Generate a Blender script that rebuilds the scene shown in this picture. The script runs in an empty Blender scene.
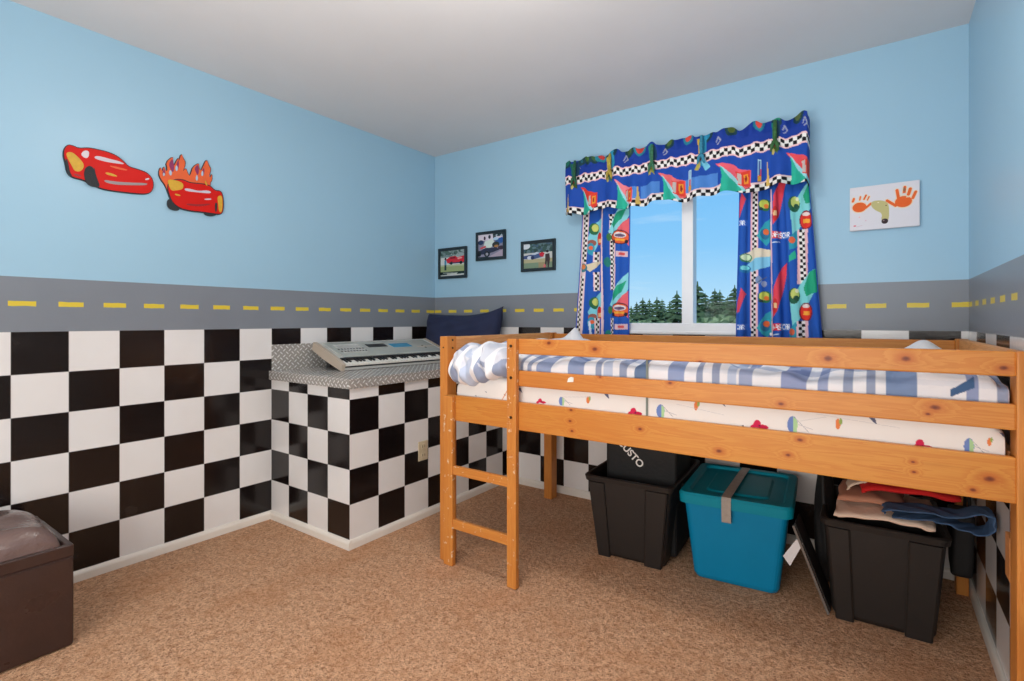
import bpy, bmesh, math, random
import numpy as np
from mathutils import Vector, Matrix
random.seed(7); RNG = np.random.default_rng(5)
S = bpy.context.scene
COL = S.collection
PI = math.pi

# ------------------------------------------------------------------ survey of the room (metres)
FOC, YAW, CXP, CYP, CAMH = 503.61, 0.5824, 546.67, 320.25, 1.1449
FW = np.array([-math.sin(YAW), math.cos(YAW), 0.0]); RT = np.array([math.cos(YAW), math.sin(YAW), 0.0])
def on(px, py, **k):
    """world point of a surveyed sight line on the plane x=, y= or z="""
    r = FW + RT*(px-CXP)/FOC + np.array([0, 0, 1.0])*(CYP-py)/FOC
    (a, v), = k.items(); i = 'xyz'.index(a)
    o = np.array([0, 0, CAMH]); t = (v-o[i])/r[i]
    return o+r*t
XL, XR, YB, YF, H = -2.9375, 0.3299, 2.8484, -1.0, 2.44
ZB, TS = 0.0453, 0.1753
RB, RTOP = ZB+6*TS, 1.3235
BX, BY = -2.2071, 1.5601

# ------------------------------------------------------------------ colours and node helpers
def lin(r, g, b):
    f = lambda c: ((c/255)/12.92 if c/255 <= .04045 else ((c/255+.055)/1.055)**2.4)
    return (f(r), f(g), f(b), 1.0)
def L3(c): return np.array(lin(*c)[:3])

class NT:
    def __init__(s, name):
        s.m = bpy.data.materials.new(name); s.m.use_nodes = True
        s.t = s.m.node_tree; s.t.nodes.clear()
        s.out = s.t.nodes.new('ShaderNodeOutputMaterial')
        s.p = s.t.nodes.new('ShaderNodeBsdfPrincipled')
        s.t.links.new(s.p.outputs[0], s.out.inputs[0])
    def n(s, typ, **kw):
        x = s.t.nodes.new(typ)
        for k, v in kw.items(): setattr(x, k, v)
        return x
    def put(s, sock, v):
        if v is None: return
        if hasattr(v, 'is_output'): s.t.links.new(v, sock)
        else: sock.default_value = v
    def math(s, op, a, b=None, c=None, clamp=False):
        x = s.n('ShaderNodeMath', operation=op, use_clamp=clamp)
        s.put(x.inputs[0], a); s.put(x.inputs[1], b); s.put(x.inputs[2], c)
        return x.outputs[0]
    def mix(s, f, a, b, blend='MIX'):
        x = s.n('ShaderNodeMix', data_type='RGBA', blend_type=blend)
        s.put(x.inputs[0], f); s.put(x.inputs[6], a); s.put(x.inputs[7], b)
        return x.outputs[2]
    def noise(s, vec, scale, detail=3, rough=.5, dist=0.0):
        x = s.n('ShaderNodeTexNoise'); s.put(x.inputs['Vector'], vec)
        x.inputs['Scale'].default_value = scale; x.inputs['Detail'].default_value = detail
        x.inputs['Roughness'].default_value = rough; x.inputs['Distortion'].default_value = dist
        return x.outputs[0]
    def ramp(s, v, a, b, lo=0.0, hi=1.0):
        x = s.n('ShaderNodeMapRange', interpolation_type='SMOOTHSTEP'); s.put(x.inputs[0], v)
        for i, q in zip((1, 2, 3, 4), (a, b, lo, hi)): x.inputs[i].default_value = q
        return x.outputs[0]
    def vmap(s, vec, scale=(1, 1, 1), loc=(0, 0, 0), rot=(0, 0, 0)):
        x = s.n('ShaderNodeMapping'); s.put(x.inputs['Vector'], vec)
        x.inputs['Scale'].default_value = scale; x.inputs['Location'].default_value = loc; x.inputs['Rotation'].default_value = rot
        return x.outputs[0]
    def pos(s): return s.n('ShaderNodeNewGeometry').outputs['Position']
    def objc(s): return s.n('ShaderNodeTexCoord').outputs['Object']
    def bump(s, h, strength=.2, dist=.01):
        x = s.n('ShaderNodeBump'); x.inputs['Strength'].default_value = strength; x.inputs['Distance'].default_value = dist
        s.put(x.inputs['Height'], h); s.t.links.new(x.outputs[0], s.p.inputs['Normal'])
    def base(s, c): s.put(s.p.inputs['Base Color'], c)
    def rough(s, r): s.put(s.p.inputs['Roughness'], r)

def plain(name, c, rough=.5, metal=0.0, var=.06, vscale=14, bump=0.0, bscale=60, spec=.5):
    n = NT(name); o = n.objc()
    f = n.noise(o, vscale, 3)
    c = lin(*c)
    dark = tuple(x*(1-var*2) for x in c[:3])+(1,)
    n.base(n.mix(f, dark, tuple(min(1, x*(1+var)) for x in c[:3])+(1,)))
    n.rough(rough); n.p.inputs['Metallic'].default_value = metal
    n.p.inputs['Specular IOR Level'].default_value = spec
    if bump: n.bump(n.noise(o, bscale, 4), bump, .01)
    return n.m

def painted(name, rough=.8, weave=0.0, wscale=500, spec=.3):
    """colour printed on the surface itself (colour attribute), with a fine weave"""
    n = NT(name); a = n.n('ShaderNodeAttribute', attribute_name='print')
    n.base(a.outputs['Color']); n.rough(rough); n.p.inputs['Specular IOR Level'].default_value = spec
    if weave: n.bump(n.noise(n.objc(), wscale, 2), weave, .003)
    return n.m

# ------------------------------------------------------------------ object helpers
BASE = {}
def thing(name, label, cat, loc=(0, 0, 0), group=None):
    o = bpy.data.objects.new(name, None); COL.objects.link(o); o.location = loc; o.empty_display_size = .05
    o['label'] = label; o['category'] = cat
    if group: o['group'] = group
    BASE[o.name] = Vector(loc); return o
def tag(o, label, cat, group=None, kind=None):
    o['label'] = label; o['category'] = cat
    if group: o['group'] = group
    if kind: o['kind'] = kind
    return o
def obj(name, bm, mats, parent=None, smooth=False, label=None, origin=None):
    """one mesh object from a bmesh in world coordinates"""
    me = bpy.data.meshes.new(name)
    if parent is not None: base = BASE[parent.name]
    else:
        if origin is None:
            vs = [v.co for v in bm.verts]
            lo = [min(v[i] for v in vs) for i in range(3)]; hi = [max(v[i] for v in vs) for i in range(3)]
            base = Vector(((lo[0]+hi[0])/2, (lo[1]+hi[1])/2, lo[2]))
        else: base = Vector(origin)
    bmesh.ops.translate(bm, verts=bm.verts, vec=-base)
    bm.normal_update(); bm.to_mesh(me); bm.free()
    for m in (mats if isinstance(mats, (list, tuple)) else [mats]): me.materials.append(m)
    if smooth:
        for p in me.polygons: p.use_smooth = True
    o = bpy.data.objects.new(name, me); COL.objects.link(o)
    if parent is not None: o.parent = parent
    else: o.location = base
    BASE[o.name] = base
    if label: o['label'] = label
    return o
def nb(): return bmesh.new()
def add_box(bm, lo, hi, bev=0.0, seg=2, mat=0, M=None):
    r = bmesh.ops.create_cube(bm, size=1.0); vs = r['verts']
    for v in vs: v.co = Vector([lo[i]+(v.co[i]+.5)*(hi[i]-lo[i]) for i in range(3)])
    fs = list({f for v in vs for f in v.link_faces})
    if bev:
        es = list({e for v in vs for e in v.link_edges})
        r2 = bmesh.ops.bevel(bm, geom=es, offset=bev, segments=seg, profile=.6, affect='EDGES')
        fs = list(set(r2['faces']) | {f for f in fs if f.is_valid}); vs = list({v for f in fs for v in f.verts})
        allf = set(fs)
        for v in vs: allf |= set(v.link_faces)
        fs = list(allf); vs = list({v for f in fs for v in f.verts})
    for f in fs: f.material_index = mat
    if M is not None: bmesh.ops.transform(bm, matrix=M, verts=vs)
    return vs
def box(lo, hi, bev=0.0, seg=2): bm = nb(); add_box(bm, lo, hi, bev, seg); return bm
def add_beam(bm, p0, p1, w, h, bev=.003, up=(0, 0, 1)):
    """board from p0 to p1 (centre line), w across, h along up"""
    p0, p1 = Vector(p0), Vector(p1); d = p1-p0; x = d.normalized(); u = Vector(up)
    y = u.cross(x).normalized(); z = x.cross(y)
    M = Matrix.Translation((p0+p1)/2) @ Matrix((x, y, z)).transposed().to_4x4()
    return add_box(bm, (-d.length/2, -w/2, -h/2), (d.length/2, w/2, h/2), bev, M=M)
def beam(*a, **k): bm = nb(); add_beam(bm, *a, **k); return bm
def add_tube(bm, pts, r, seg=10, cap=True):
    pts = [Vector(p) for p in pts]; rings = []
    rr = r if isinstance(r, (list, tuple)) else [r]*len(pts)
    for i, p in enumerate(pts):
        d = (pts[min(i+1, len(pts)-1)]-pts[max(i-1, 0)]).normalized()
        a = d.orthogonal().normalized() if i == 0 else (prev-d*prev.dot(d)).normalized()
        prev = a; b = d.cross(a)
        rings.append([bm.verts.new(p+(a*math.cos(t)+b*math.sin(t))*rr[i]) for t in [2*PI*k/seg for k in range(seg)]])
    for i in range(len(rings)-1):
        for k in range(seg): bm.faces.new((rings[i][k], rings[i][(k+1) % seg], rings[i+1][(k+1) % seg], rings[i+1][k]))
    if cap: bm.faces.new(rings[0][::-1]); bm.faces.new(rings[-1])
def add_loft(bm, rings, cap0=True, cap1=True, mat=0):
    R = [[bm.verts.new(p) for p in r] for r in rings]; n = len(R[0]); out = []
    for i in range(len(R)-1):
        for k in range(n): out.append(bm.faces.new((R[i][k], R[i][(k+1) % n], R[i+1][(k+1) % n], R[i+1][k])))
    if cap0: out.append(bm.faces.new(R[0][::-1]))
    if cap1: out.append(bm.faces.new(R[-1]))
    for f in out: f.material_index = mat
    return R
def add_prism(bm, poly, d, bev=0.0):
    """closed outline (3-D points) pushed by vector d"""
    d = Vector(d); a = [bm.verts.new(Vector(p)) for p in poly]; b = [bm.verts.new(Vector(p)+d) for p in poly]
    n = len(a); f1 = bm.faces.new(a); f2 = bm.faces.new(b[::-1])
    for i in range(n): bm.faces.new((a[i], b[i], b[(i+1) % n], a[(i+1) % n]))
    bmesh.ops.recalc_face_normals(bm, faces=bm.faces)
    bmesh.ops.triangulate(bm, faces=[f1, f2])
def rrect(w, d, r, n=5):
    out = []
    for cx, cy, a0 in ((w/2-r, d/2-r, 0), (-w/2+r, d/2-r, PI/2), (-w/2+r, -d/2+r, PI), (w/2-r, -d/2+r, 1.5*PI)):
        for i in range(n+1):
            a = a0+PI/2*i/n; out.append((cx+r*math.cos(a), cy+r*math.sin(a)))
    return out
def smooth_poly(pts, it=2):
    for _ in range(it):
        q = []
        for i in range(len(pts)):
            a, b = np.array(pts[i], float), np.array(pts[(i+1) % len(pts)], float)
            q += [a*.75+b*.25, a*.25+b*.75]
        pts = q
    return [tuple(p) for p in pts]
def grid_obj(name, P, colors, mat, parent=None, closed_u=False, origin=None, solid=0.0, smooth=True, caps=False):
    """mesh from a grid of points P[ni,nj,3]; colors[ni,nj,3] (linear) printed on it"""
    ni, nj = P.shape[:2]
    base = np.array(BASE[parent.name]) if parent is not None else np.array(origin if origin is not None else [P[..., 0].mean(), P[..., 1].mean(), P[..., 2].min()])
    V = P.reshape(-1, 3)-base
    idx = np.arange(ni*nj).reshape(ni, nj)
    if closed_u: idx2 = np.concatenate([idx, idx[:, :1]], 1)
    else: idx2 = idx
    F = np.stack([idx2[:-1, :-1], idx2[1:, :-1], idx2[1:, 1:], idx2[:-1, 1:]], -1).reshape(-1, 4).tolist()
    if caps: F += [idx[0].tolist(), idx[-1][::-1].tolist()]
    me = bpy.data.meshes.new(name); me.from_pydata(V.tolist(), [], F); me.validate(); me.update()
    if colors is not None:
        a = me.color_attributes.new('print', 'FLOAT_COLOR', 'POINT')
        c = np.ones((ni*nj, 4), np.float32); c[:, :3] = colors.reshape(-1, 3); a.data.foreach_set('color', c.ravel())
    me.materials.append(mat)
    if smooth: me.polygons.foreach_set('use_smooth', [True]*len(me.polygons))
    o = bpy.data.objects.new(name, me); COL.objects.link(o)
    if parent is not None: o.parent = parent
    else: o.location = base
    BASE[o.name] = Vector(base)
    if solid:
        m = o.modifiers.new('thickness', 'SOLIDIFY'); m.thickness = solid; m.offset = 0
    return o

# ------------------------------------------------------------------ painter for prints
class Paint:
    def __init__(s, X, Y, bg):
        s.X, s.Y = X, Y; s.C = np.zeros(X.shape+(3,)); s.C[:] = L3(bg)
    def put(s, m, c): s.C[m] = L3(c)
    def poly(s, pts, c):
        X, Y = s.X, s.Y; ins = np.zeros(X.shape, bool); n = len(pts)
        for i in range(n):
            x0, y0 = pts[i]; x1, y1 = pts[(i+1) % n]
            if y0 == y1: continue
            ins ^= ((y0 > Y) != (y1 > Y)) & (X < (x1-x0)*(Y-y0)/(y1-y0)+x0)
        s.put(ins, c)
    def ell(s, x, y, rx, ry, c, a=0.0):
        dx, dy = s.X-x, s.Y-y; ca, sa = math.cos(a), math.sin(a)
        s.put(((dx*ca+dy*sa)/rx)**2+((-dx*sa+dy*ca)/ry)**2 < 1, c)
    def rect(s, x0, y0, x1, y1, c): s.put((s.X >= min(x0, x1)) & (s.X < max(x0, x1)) & (s.Y >= min(y0, y1)) & (s.Y < max(y0, y1)), c)
    def line(s, pts, w, c):
        m = np.zeros(s.X.shape, bool)
        for (x0, y0), (x1, y1) in zip(pts[:-1], pts[1:]):
            dx, dy = x1-x0, y1-y0; t = np.clip(((s.X-x0)*dx+(s.Y-y0)*dy)/(dx*dx+dy*dy+1e-9), 0, 1)
            m |= (s.X-x0-t*dx)**2+(s.Y-y0-t*dy)**2 < (w/2)**2
        s.put(m, c)
    def checks(s, p0, p1, w, cell, edge=(240, 190, 190), lo=None):
        """checkered ribbon from p0 to p1: two rows of black and white, pale pink border"""
        dx, dy = p1[0]-p0[0], p1[1]-p0[1]; Ln = math.hypot(dx, dy); ux, uy = dx/Ln, dy/Ln
        a = (s.X-p0[0])*ux+(s.Y-p0[1])*uy; b = -(s.X-p0[0])*uy+(s.Y-p0[1])*ux
        m = (a >= 0) & (a <= Ln) & (np.abs(b) < w/2)
        s.put(m, edge); mi = m & (np.abs(b) < cell)
        s.put(mi, (240, 235, 230))
        k = (np.floor(a/cell)+np.floor(b/cell)).astype(int) % 2 == 0
        s.put(mi & k, (15, 12, 20))
    def text(s, t, x, y, h, c, sx=1.0):
        G = {'N': ['10001', '11001', '10101', '10011', '10001'], 'A': ['01110', '10001', '11111', '10001', '10001'],
             'S': ['01111', '10000', '01110', '00001', '11110'], 'C': ['01111', '10000', '10000', '10000', '01111'], 'R': ['11110', '10001', '11110', '10010', '10001']}
        p = h/5
        for i, ch in enumerate(t):
            cc = c[i] if isinstance(c, list) else c
            for r, row in enumerate(G[ch]):
                for k, b in enumerate(row):
                    if b == '1':
                        x0 = x+(i*6+k)*p*.8*sx; s.rect(x0, y+r*p, x0+p*.95*sx, y+(r+1)*p, cc)

# ------------------------------------------------------------------ setting materials
def wall_mat(name, axis, u0, w, black_par, d0, dper, dlen, blue=(158, 196, 218)):
    n = NT(name); P = n.pos(); sp = n.n('ShaderNodeSeparateXYZ'); n.t.links.new(P, sp.inputs[0])
    u = sp.outputs[0 if axis == 'x' else 1]; z = sp.outputs[2]
    a = n.math('DIVIDE', n.math('SUBTRACT', u, u0), w); b = n.math('DIVIDE', n.math('SUBTRACT', z, ZB), TS)
    k = n.math('ADD', n.math('FLOOR', a), n.math('FLOOR', b))
    par = n.math('FLOORED_MODULO', n.math('ADD', k, 0.5), 2.0)
    odd = n.math('GREATER_THAN', par, 1.0)
    isb = odd if black_par == 1 else n.math('SUBTRACT', 1.0, odd)
    smudge = n.ramp(n.noise(P, 9, 4), .55, .8, 0, .07)
    blk = n.mix(smudge, lin(22, 16, 16), lin(120, 110, 105)); wht = n.mix(n.noise(P, 5, 3), lin(226, 221, 218), lin(236, 233, 232))
    tile = n.mix(isb, wht, blk)
    seam = None
    for q in (a, b):
        fr = n.math('FRACT', q); e = n.math('MINIMUM', fr, n.math('SUBTRACT', 1.0, fr)); g = n.math('LESS_THAN', e, .007)
        seam = g if seam is None else n.math('MAXIMUM', seam, g)
    tile = n.mix(n.math('MULTIPLY', seam, .45), tile, lin(120, 115, 112))
    road = n.mix(n.noise(P, 3, 3), lin(122, 127, 136), lin(134, 139, 147))
    fr = n.math('FRACT', n.math('DIVIDE', n.math('SUBTRACT', u, d0), dper))
    wob = n.math('MULTIPLY', n.math('SUBTRACT', n.noise(P, 30, 2), .5), .006)
    inz = n.math('LESS_THAN', n.math('ABSOLUTE', n.math('SUBTRACT', n.math('ADD', z, wob), 1.2135)), .0105)
    road = n.mix(n.math('MULTIPLY', inz, n.math('LESS_THAN', fr, dlen/dper)), road, lin(222, 196, 62))
    bl = n.mix(n.noise(P, 2, 3), lin(*[c-3 for c in blue]), lin(*[min(255, c+3) for c in blue]))
    c = n.mix(n.math('GREATER_THAN', z, RB), tile, road)
    c = n.mix(n.math('GREATER_THAN', z, RTOP), c, bl)
    n.base(c)
    isp = n.math('GREATER_THAN', z, RB)
    n.rough(n.math('ADD', n.math('MULTIPLY', isp, .18), .16))
    n.p.inputs['Specular IOR Level'].default_value = .45
    n.bump(n.noise(P, 70, 3), .06, .004)
    return n.m
M_WL = wall_mat('left_wall_paint', 'y', .6854, TS, 0, .502, .1505, .082)
M_WB = wall_mat('back_wall_paint', 'x', -2.112, .1858, 1, -.212, .161, .082)
M_WR = wall_mat('right_wall_paint', 'y', 2.64, .203, 0, 2.095, .166, .08)
M_WF = wall_mat('front_wall_paint', 'x', 0, .18, 0, 0, .16, .08)
def bulk_mat(name, axis, u0, w): return wall_mat(name, axis, u0, w, 1, 0, .16, .08)
M_BL = bulk_mat('bulkhead_tiles_side', 'x', XL, .1826); M_BR = bulk_mat('bulkhead_tiles_front', 'y', BY, .1753)

def ceiling_mat():
    n = NT('ceiling_paint'); P = n.pos(); n.base(n.mix(n.noise(P, 4, 3), lin(214, 212, 212), lin(220, 218, 218))); n.rough(.6)
    n.bump(n.noise(P, 130, 3), .12, .004); return n.m
def carpet_mat():
    n = NT('carpet_pile'); P = n.pos()
    a = n.math('ADD', n.math('MULTIPLY', n.noise(P, 190, 3, .7), .5), n.math('MULTIPLY', n.noise(P, 75, 3, .7, .6), .5)); b = n.noise(P, 30, 4, .65); c = n.noise(P, 4, 4, .6, .4)
    col = n.mix(n.ramp(a, .34, .58), lin(130, 88, 62), lin(226, 179, 143))
    col = n.mix(n.ramp(b, .36, .56, .42, 0), col, lin(170, 118, 80))
    col = n.mix(n.ramp(c, .46, .68, 0, .30), col, lin(186, 126, 82))
    n.base(col); n.rough(.95); n.p.inputs['Specular IOR Level'].default_value = .1
    n.bump(n.math('ADD', a, b), .9, .012); return n.m
M_CEIL, M_CARPET = ceiling_mat(), carpet_mat()
M_TRIM = plain('white_trim_paint', (232, 224, 214), .35, var=.03)

def struct(name, bm, m, label=None, cat=None):
    o = obj(name, bm, m, origin=(0, 0, 0)); o['kind'] = 'structure'
    if label: o['label'] = label; o['category'] = cat
    return o
# ------------------------------------------------------------------ room shell
# thick carpet with a gently uneven pile
def carpet():
    nx, ny = 140, 160
    X, Y = np.meshgrid(np.linspace(XL, XR, nx), np.linspace(YF, YB, ny), indexing='ij')
    Z = .0015*np.sin(X*9+1)*np.sin(Y*7)-.0015
    P = np.stack([X, Y, Z], -1)
    o = grid_obj('floor', P, None, M_CARPET, origin=(0, 0, 0)); o['kind'] = 'structure'
    o['label'] = 'brown beige cut pile carpet covering the whole floor'; o['category'] = 'floor'
    return o
carpet()
T = .12
struct('ceiling', box((XL-T, YF-T, H), (XR+T, YB+T, H+T)), M_CEIL, 'off-white painted ceiling', 'ceiling')
struct('wall_left', box((XL-T, YF-T, -.1), (XL, YB+T, H)), M_WL, 'left wall, sky blue above a grey road stripe and checkered tiles', 'wall')
struct('wall_right', box((XR, YF-T, -.1), (XR+T, YB+T, H)), M_WR, 'right wall, sky blue above a grey road stripe at the bed end', 'wall')
WX0, WX1, WZ0, WZ1 = -1.46, -.40, 1.062, 2.07
bm = nb()
for lo, hi in (((XL, -.1), (WX0, H)), ((WX1, -.1), (XR, H)), ((WX0, -.1), (WX1, WZ0)), ((WX0, WZ1), (WX1, H))):
    add_box(bm, (lo[0], YB, lo[1]), (hi[0], YB+T, hi[1]))
struct('wall_back', bm, M_WB, 'back wall with the curtained window, sky blue above a grey road stripe', 'wall')
struct('wall_front', box((XL, YF-T, -.1), (XR, YF, H)), M_WF)
# boxed-in bulkhead in the corner (tiles on two faces)
bm = nb(); add_box(bm, (XL, BY, -.02), (BX, YB, .80))
bm.normal_update()
for f in bm.faces: f.material_index = 0 if abs(f.normal.y) > .5 else 1
struct('wall_bulkhead', bm, [M_BL, M_BR], 'checkered tiled boxed-in bulkhead in the far left corner', 'wall')
def baseboard(name, p0, p1, nrm, lab):
    """profile: flat board with a rounded top; p0-p1 along the wall, nrm into the room"""
    prof = [(0, 0), (.014, 0), (.014, .030), (.011, .038), (.006, .0445), (0, .0465)]
    bm = nb(); n = Vector(nrm); rings = []
    for p in (p0, p1): rings.append([Vector((p[0], p[1], 0))+n*a+Vector((0, 0, b)) for a, b in prof])
    add_loft(bm, rings); bmesh.ops.recalc_face_normals(bm, faces=bm.faces)
    struct(name, bm, M_TRIM, lab, 'baseboard')
baseboard('baseboard_left', (XL, YF), (XL, BY), (1, 0, 0), 'white baseboard along the left wall')
baseboard('trim_1', (XL, BY), (BX+.014, BY), (0, -1, 0), 'white baseboard under the short side of the tiled bulkhead')
baseboard('trim_2', (BX, BY), (BX, YB), (1, 0, 0), 'white baseboard under the long side of the tiled bulkhead')
baseboard('baseboard_back', (BX, YB), (XR, YB), (0, -1, 0), 'white baseboard along the back wall behind the bed')
baseboard('baseboard_right', (XR, YF), (XR, YB), (-1, 0, 0), 'white baseboard along the right wall')

# ------------------------------------------------------------------ window
M_VINYL = plain('white_vinyl', (236, 236, 238), .3, var=.02)
def glass_mat():
    n = NT('window_glass'); n.t.nodes.remove(n.p)
    tr = n.n('ShaderNodeBsdfTransparent'); gl = n.n('ShaderNodeBsdfGlossy'); gl.inputs['Roughness'].default_value = .01
    tr.inputs[0].default_value = (.97, .985, .98, 1)
    mx = n.n('ShaderNodeMixShader'); mx.inputs[0].default_value = .003
    n.t.links.new(tr.outputs[0], mx.inputs[1]); n.t.links.new(gl.outputs[0], mx.inputs[2]); n.t.links.new(mx.outputs[0], n.out.inputs[0])
    return n.m
M_GLASS = glass_mat()
w = thing('window_1', 'white vinyl slider window with two panes, centre of the back wall', 'window', (-.93, YB, WZ0)); w['kind'] = 'structure'
FY0, FY1 = YB-.012, YB+.07
bm = nb()
add_box(bm, (WX0, FY0, WZ0), (WX0+.055, FY1, WZ1), .004); add_box(bm, (WX1-.055, FY0, WZ0), (WX1, FY1, WZ1), .004)
add_box(bm, (WX0+.05, FY0, WZ0), (WX1-.05, FY1, 1.128), .004); add_box(bm, (WX0+.05, FY0, WZ1-.055), (WX1-.05, FY1, WZ1), .004)
obj('window_frame', bm, M_VINYL, w)
obj('mullion', box((-.943, FY0+.004, 1.126), (-.877, FY1-.01, WZ1-.05), .004), M_VINYL, w)
bm = nb(); add_box(bm, (WX0+.02, FY0-.012, 1.064), (WX1-.02, FY0+.004, 1.082), .004); obj('bottom_track', bm, M_VINYL, w)
for x0, x1, dy in ((WX0+.05, -.94, .03), (-.88, WX1-.05, .045)):
    obj('pane', box((x0, YB+dy, 1.126), (x1, YB+dy+.005, WZ1-.05)), M_GLASS, w)

# ------------------------------------------------------------------ curtains and valance
BLUE = (30, 86, 178)
M_CLOTH = painted('printed_cotton', .75, .25, 400)
def car_print(p, x, y, s, body=(232, 92, 48), flip=1):
    """small printed stock car seen from the front quarter"""
    p.ell(x, y, 1.5*s, 1.15*s, (70, 30, 50)); p.ell(x, y, 1.35*s, 1.0*s, body)
    p.ell(x, y-.35*s, .95*s, .45*s, (235, 225, 225)); p.ell(x, y-.28*s, .75*s, .26*s, (110, 90, 120))
    p.rect(x-.7*s, y+.25*s, x+.7*s, y+.6*s, (245, 170, 60)); p.ell(x-.95*s, y+.7*s, .3*s, .3*s, (35, 30, 50)); p.ell(x+.95*s, y+.7*s, .3*s, .3*s, (35, 30, 50))
NAS = [(235, 70, 70)]*3+[(240, 240, 250)]*3
def shade_fab(p, amp=.05):
    p.C *= (1+amp*(RNG.random(p.C.shape[:2])-.5))[..., None]
def curtain(label, xl_top, xl_bot, xr_top, xr_bot, ztop, zbot, nf, paint_fn, ph):
    ni, nj = 150, 330
    u = np.linspace(0, 1, ni)[:, None]+np.zeros((1, nj)); v = np.zeros((ni, 1))+np.linspace(0, 1, nj)[None]
    xl = xl_top+(xl_bot-xl_top)*v; xr = xr_top+(xr_bot-xr_top)*v
    amp = .010+.014*v
    fold = np.sin(2*PI*u*nf+ph+.5*np.sin(3*v))
    X = xl+(xr-xl)*(u+.10/nf*np.sin(4*PI*u*nf+ph)*.4)
    Y = 2.802+.8*amp*fold+.004*np.sin(9*u*nf+2)+.006*np.sin(5*v+7*u)
    Z = ztop+(zbot-ztop)*v-.006*np.sin(2*PI*u*nf+ph)*v
    # print laid out on the cloth in survey units (columns along the cloth, rows down it)
    t = (X*RT[0]+2.80*RT[1]); d = (X*FW[0]+2.80*FW[1]); PXc = CXP+FOC*t/d; PYc = CYP-FOC*(Z-CAMH)/d
    p = Paint(PXc, PYc, BLUE); paint_fn(p); shade_fab(p)
    root = thing('curtain', label, 'curtain', ((xl_top+xr_top)/2, 2.772, zbot))
    o = grid_obj('fabric', np.stack([X, Y, Z], -1), p.C, M_CLOTH, root, solid=.002)
    # side hems: narrow doubled strips along both edges
    for k in (0, ni-1):
        pts = [Vector((X[k, j], Y[k, j], Z[k, j])) for j in range(0, nj, 6)]
        bm = nb(); add_tube(bm, pts, .0035, 6); obj('hem', bm, M_HEM, root, True)
    return root
M_HEM = plain('curtain_hem_cloth', (36, 80, 186), .8)
def p_right(p):
    p.C *= 1.0
    for y in (205, 300): p.poly([(735, y+14), (742, y-12), (746, y-6), (740, y+12)], (224, 72, 92))
    p.rect(750, 170, 758.5, 345, (238, 190, 196)); p.checks((755.4, 170), (753.2, 345), 6, 2.6, (240, 200, 205))
    for y in (223, 327):
        p.rect(736, y-3, 747, y+3, (60, 110, 205)); p.text('CAR', 738, y-2.2, 4.6, (235, 240, 250), .55)
    for dy in (0, 92):
        # teal car, pale streak, white and blue cars
        p.poly([(757, 236+dy), (765, 222+dy), (772, 218+dy), (773, 238+dy), (766, 246+dy)], (46, 160, 178))
        p.ell(765, 234+dy, 4.5, 5.5, (40, 112, 150)); p.ell(766, 232+dy, 3, 3, (232, 110, 60))
        p.poly([(740, 256+dy), (756, 248+dy), (772, 250+dy), (772, 256+dy), (750, 262+dy)], (226, 214, 190))
        p.poly([(742, 268+dy), (756, 258+dy), (771, 256+dy), (770, 266+dy), (752, 272+dy)], (128, 196, 226))
        p.ell(746, 258+dy, 6, 4.5, (60, 120, 90)); p.ell(746, 257.5+dy, 4.5, 3, (205, 225, 190)); p.ell(745, 269+dy, 5.5, 4, (30, 110, 160)); p.ell(745, 268+dy, 4, 2.2, (120, 210, 220))
        p.ell(759, 280+dy, 3, 4, (120, 140, 180)); p.ell(764, 284+dy, 2.4, 3, (150, 160, 190)); p.line([(756, 284+dy), (766, 277+dy)], 1, (90, 100, 130))
        # yellow-green car with red nose
        p.ell(765, 205+dy, 6.5, 6, (48, 110, 70)); p.ell(764, 204+dy, 4.6, 4.2, (196, 206, 90)); p.ell(766, 206+dy, 2.4, 2.2, (225, 120, 50)); p.ell(761, 209+dy, 2, 1.6, (30, 60, 60))
        p.poly([(773, 212+dy), (774, 196+dy), (781, 176+dy), (787, 170+dy), (786, 184+dy), (778, 218+dy), (773, 226+dy)], (226, 66, 82))
        p.ell(775.5, 214+dy, 2.6, 7.5, (206, 48, 44)); p.rect(774, 211+dy, 777, 216+dy, (236, 190, 140))
        p.rect(771, 190+dy, 772.6, 286+dy, (236, 196, 205))
        p.rect(772.5, 231.5+dy, 781, 238.6+dy, (226, 56, 66)); p.rect(781, 231.5+dy, 789.5, 238.6+dy, (60, 120, 196)); p.text('NASCAR', 773.2, 232.3+dy, 5.4, (245, 244, 248), .55)
        p.line([(773, 243+dy), (779, 242+dy)], 1, (200, 215, 235))
        # right column: green car, pale sweep, red car, teal car
        p.poly([(790, 210+dy), (800, 192+dy), (810, 180+dy), (817, 176+dy), (817, 196+dy), (803, 222+dy), (793, 238+dy)], (128, 210, 214))
        p.poly([(803, 196+dy), (810, 180+dy), (818, 176+dy), (818, 200+dy), (806, 204+dy)], (30, 160, 120))
        p.ell(794, 204+dy, 5.6, 8, (36, 96, 70)); p.ell(795, 202+dy, 4, 5.5, (196, 206, 110)); p.ell(796, 206+dy, 2.4, 2.6, (40, 80, 60)); p.ell(797, 199+dy, 1.6, 2, (230, 230, 190))
        p.ell(806, 220+dy, 7, 9.5, (120, 30, 50)); p.ell(806, 220+dy, 5.8, 8.2, (226, 52, 40)); p.rect(803, 219+dy, 810, 223+dy, (245, 170, 60)); p.ell(806, 214+dy, 4, 2, (236, 214, 210))
        p.poly([(789, 238+dy), (796, 230+dy), (800, 240+dy), (795, 248+dy), (789, 250+dy)], (40, 150, 176)); p.ell(792, 240+dy, 3, 3.4, (226, 104, 66))
        p.poly([(789, 256+dy), (795, 250+dy), (796, 258+dy), (789, 262+dy)], (44, 176, 140))
        p.rect(797, 229+dy, 808, 284+dy, (238, 190, 196)); p.checks((801.5, 229+dy), (803.5, 284+dy), 7, 3, (240, 205, 208))
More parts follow.
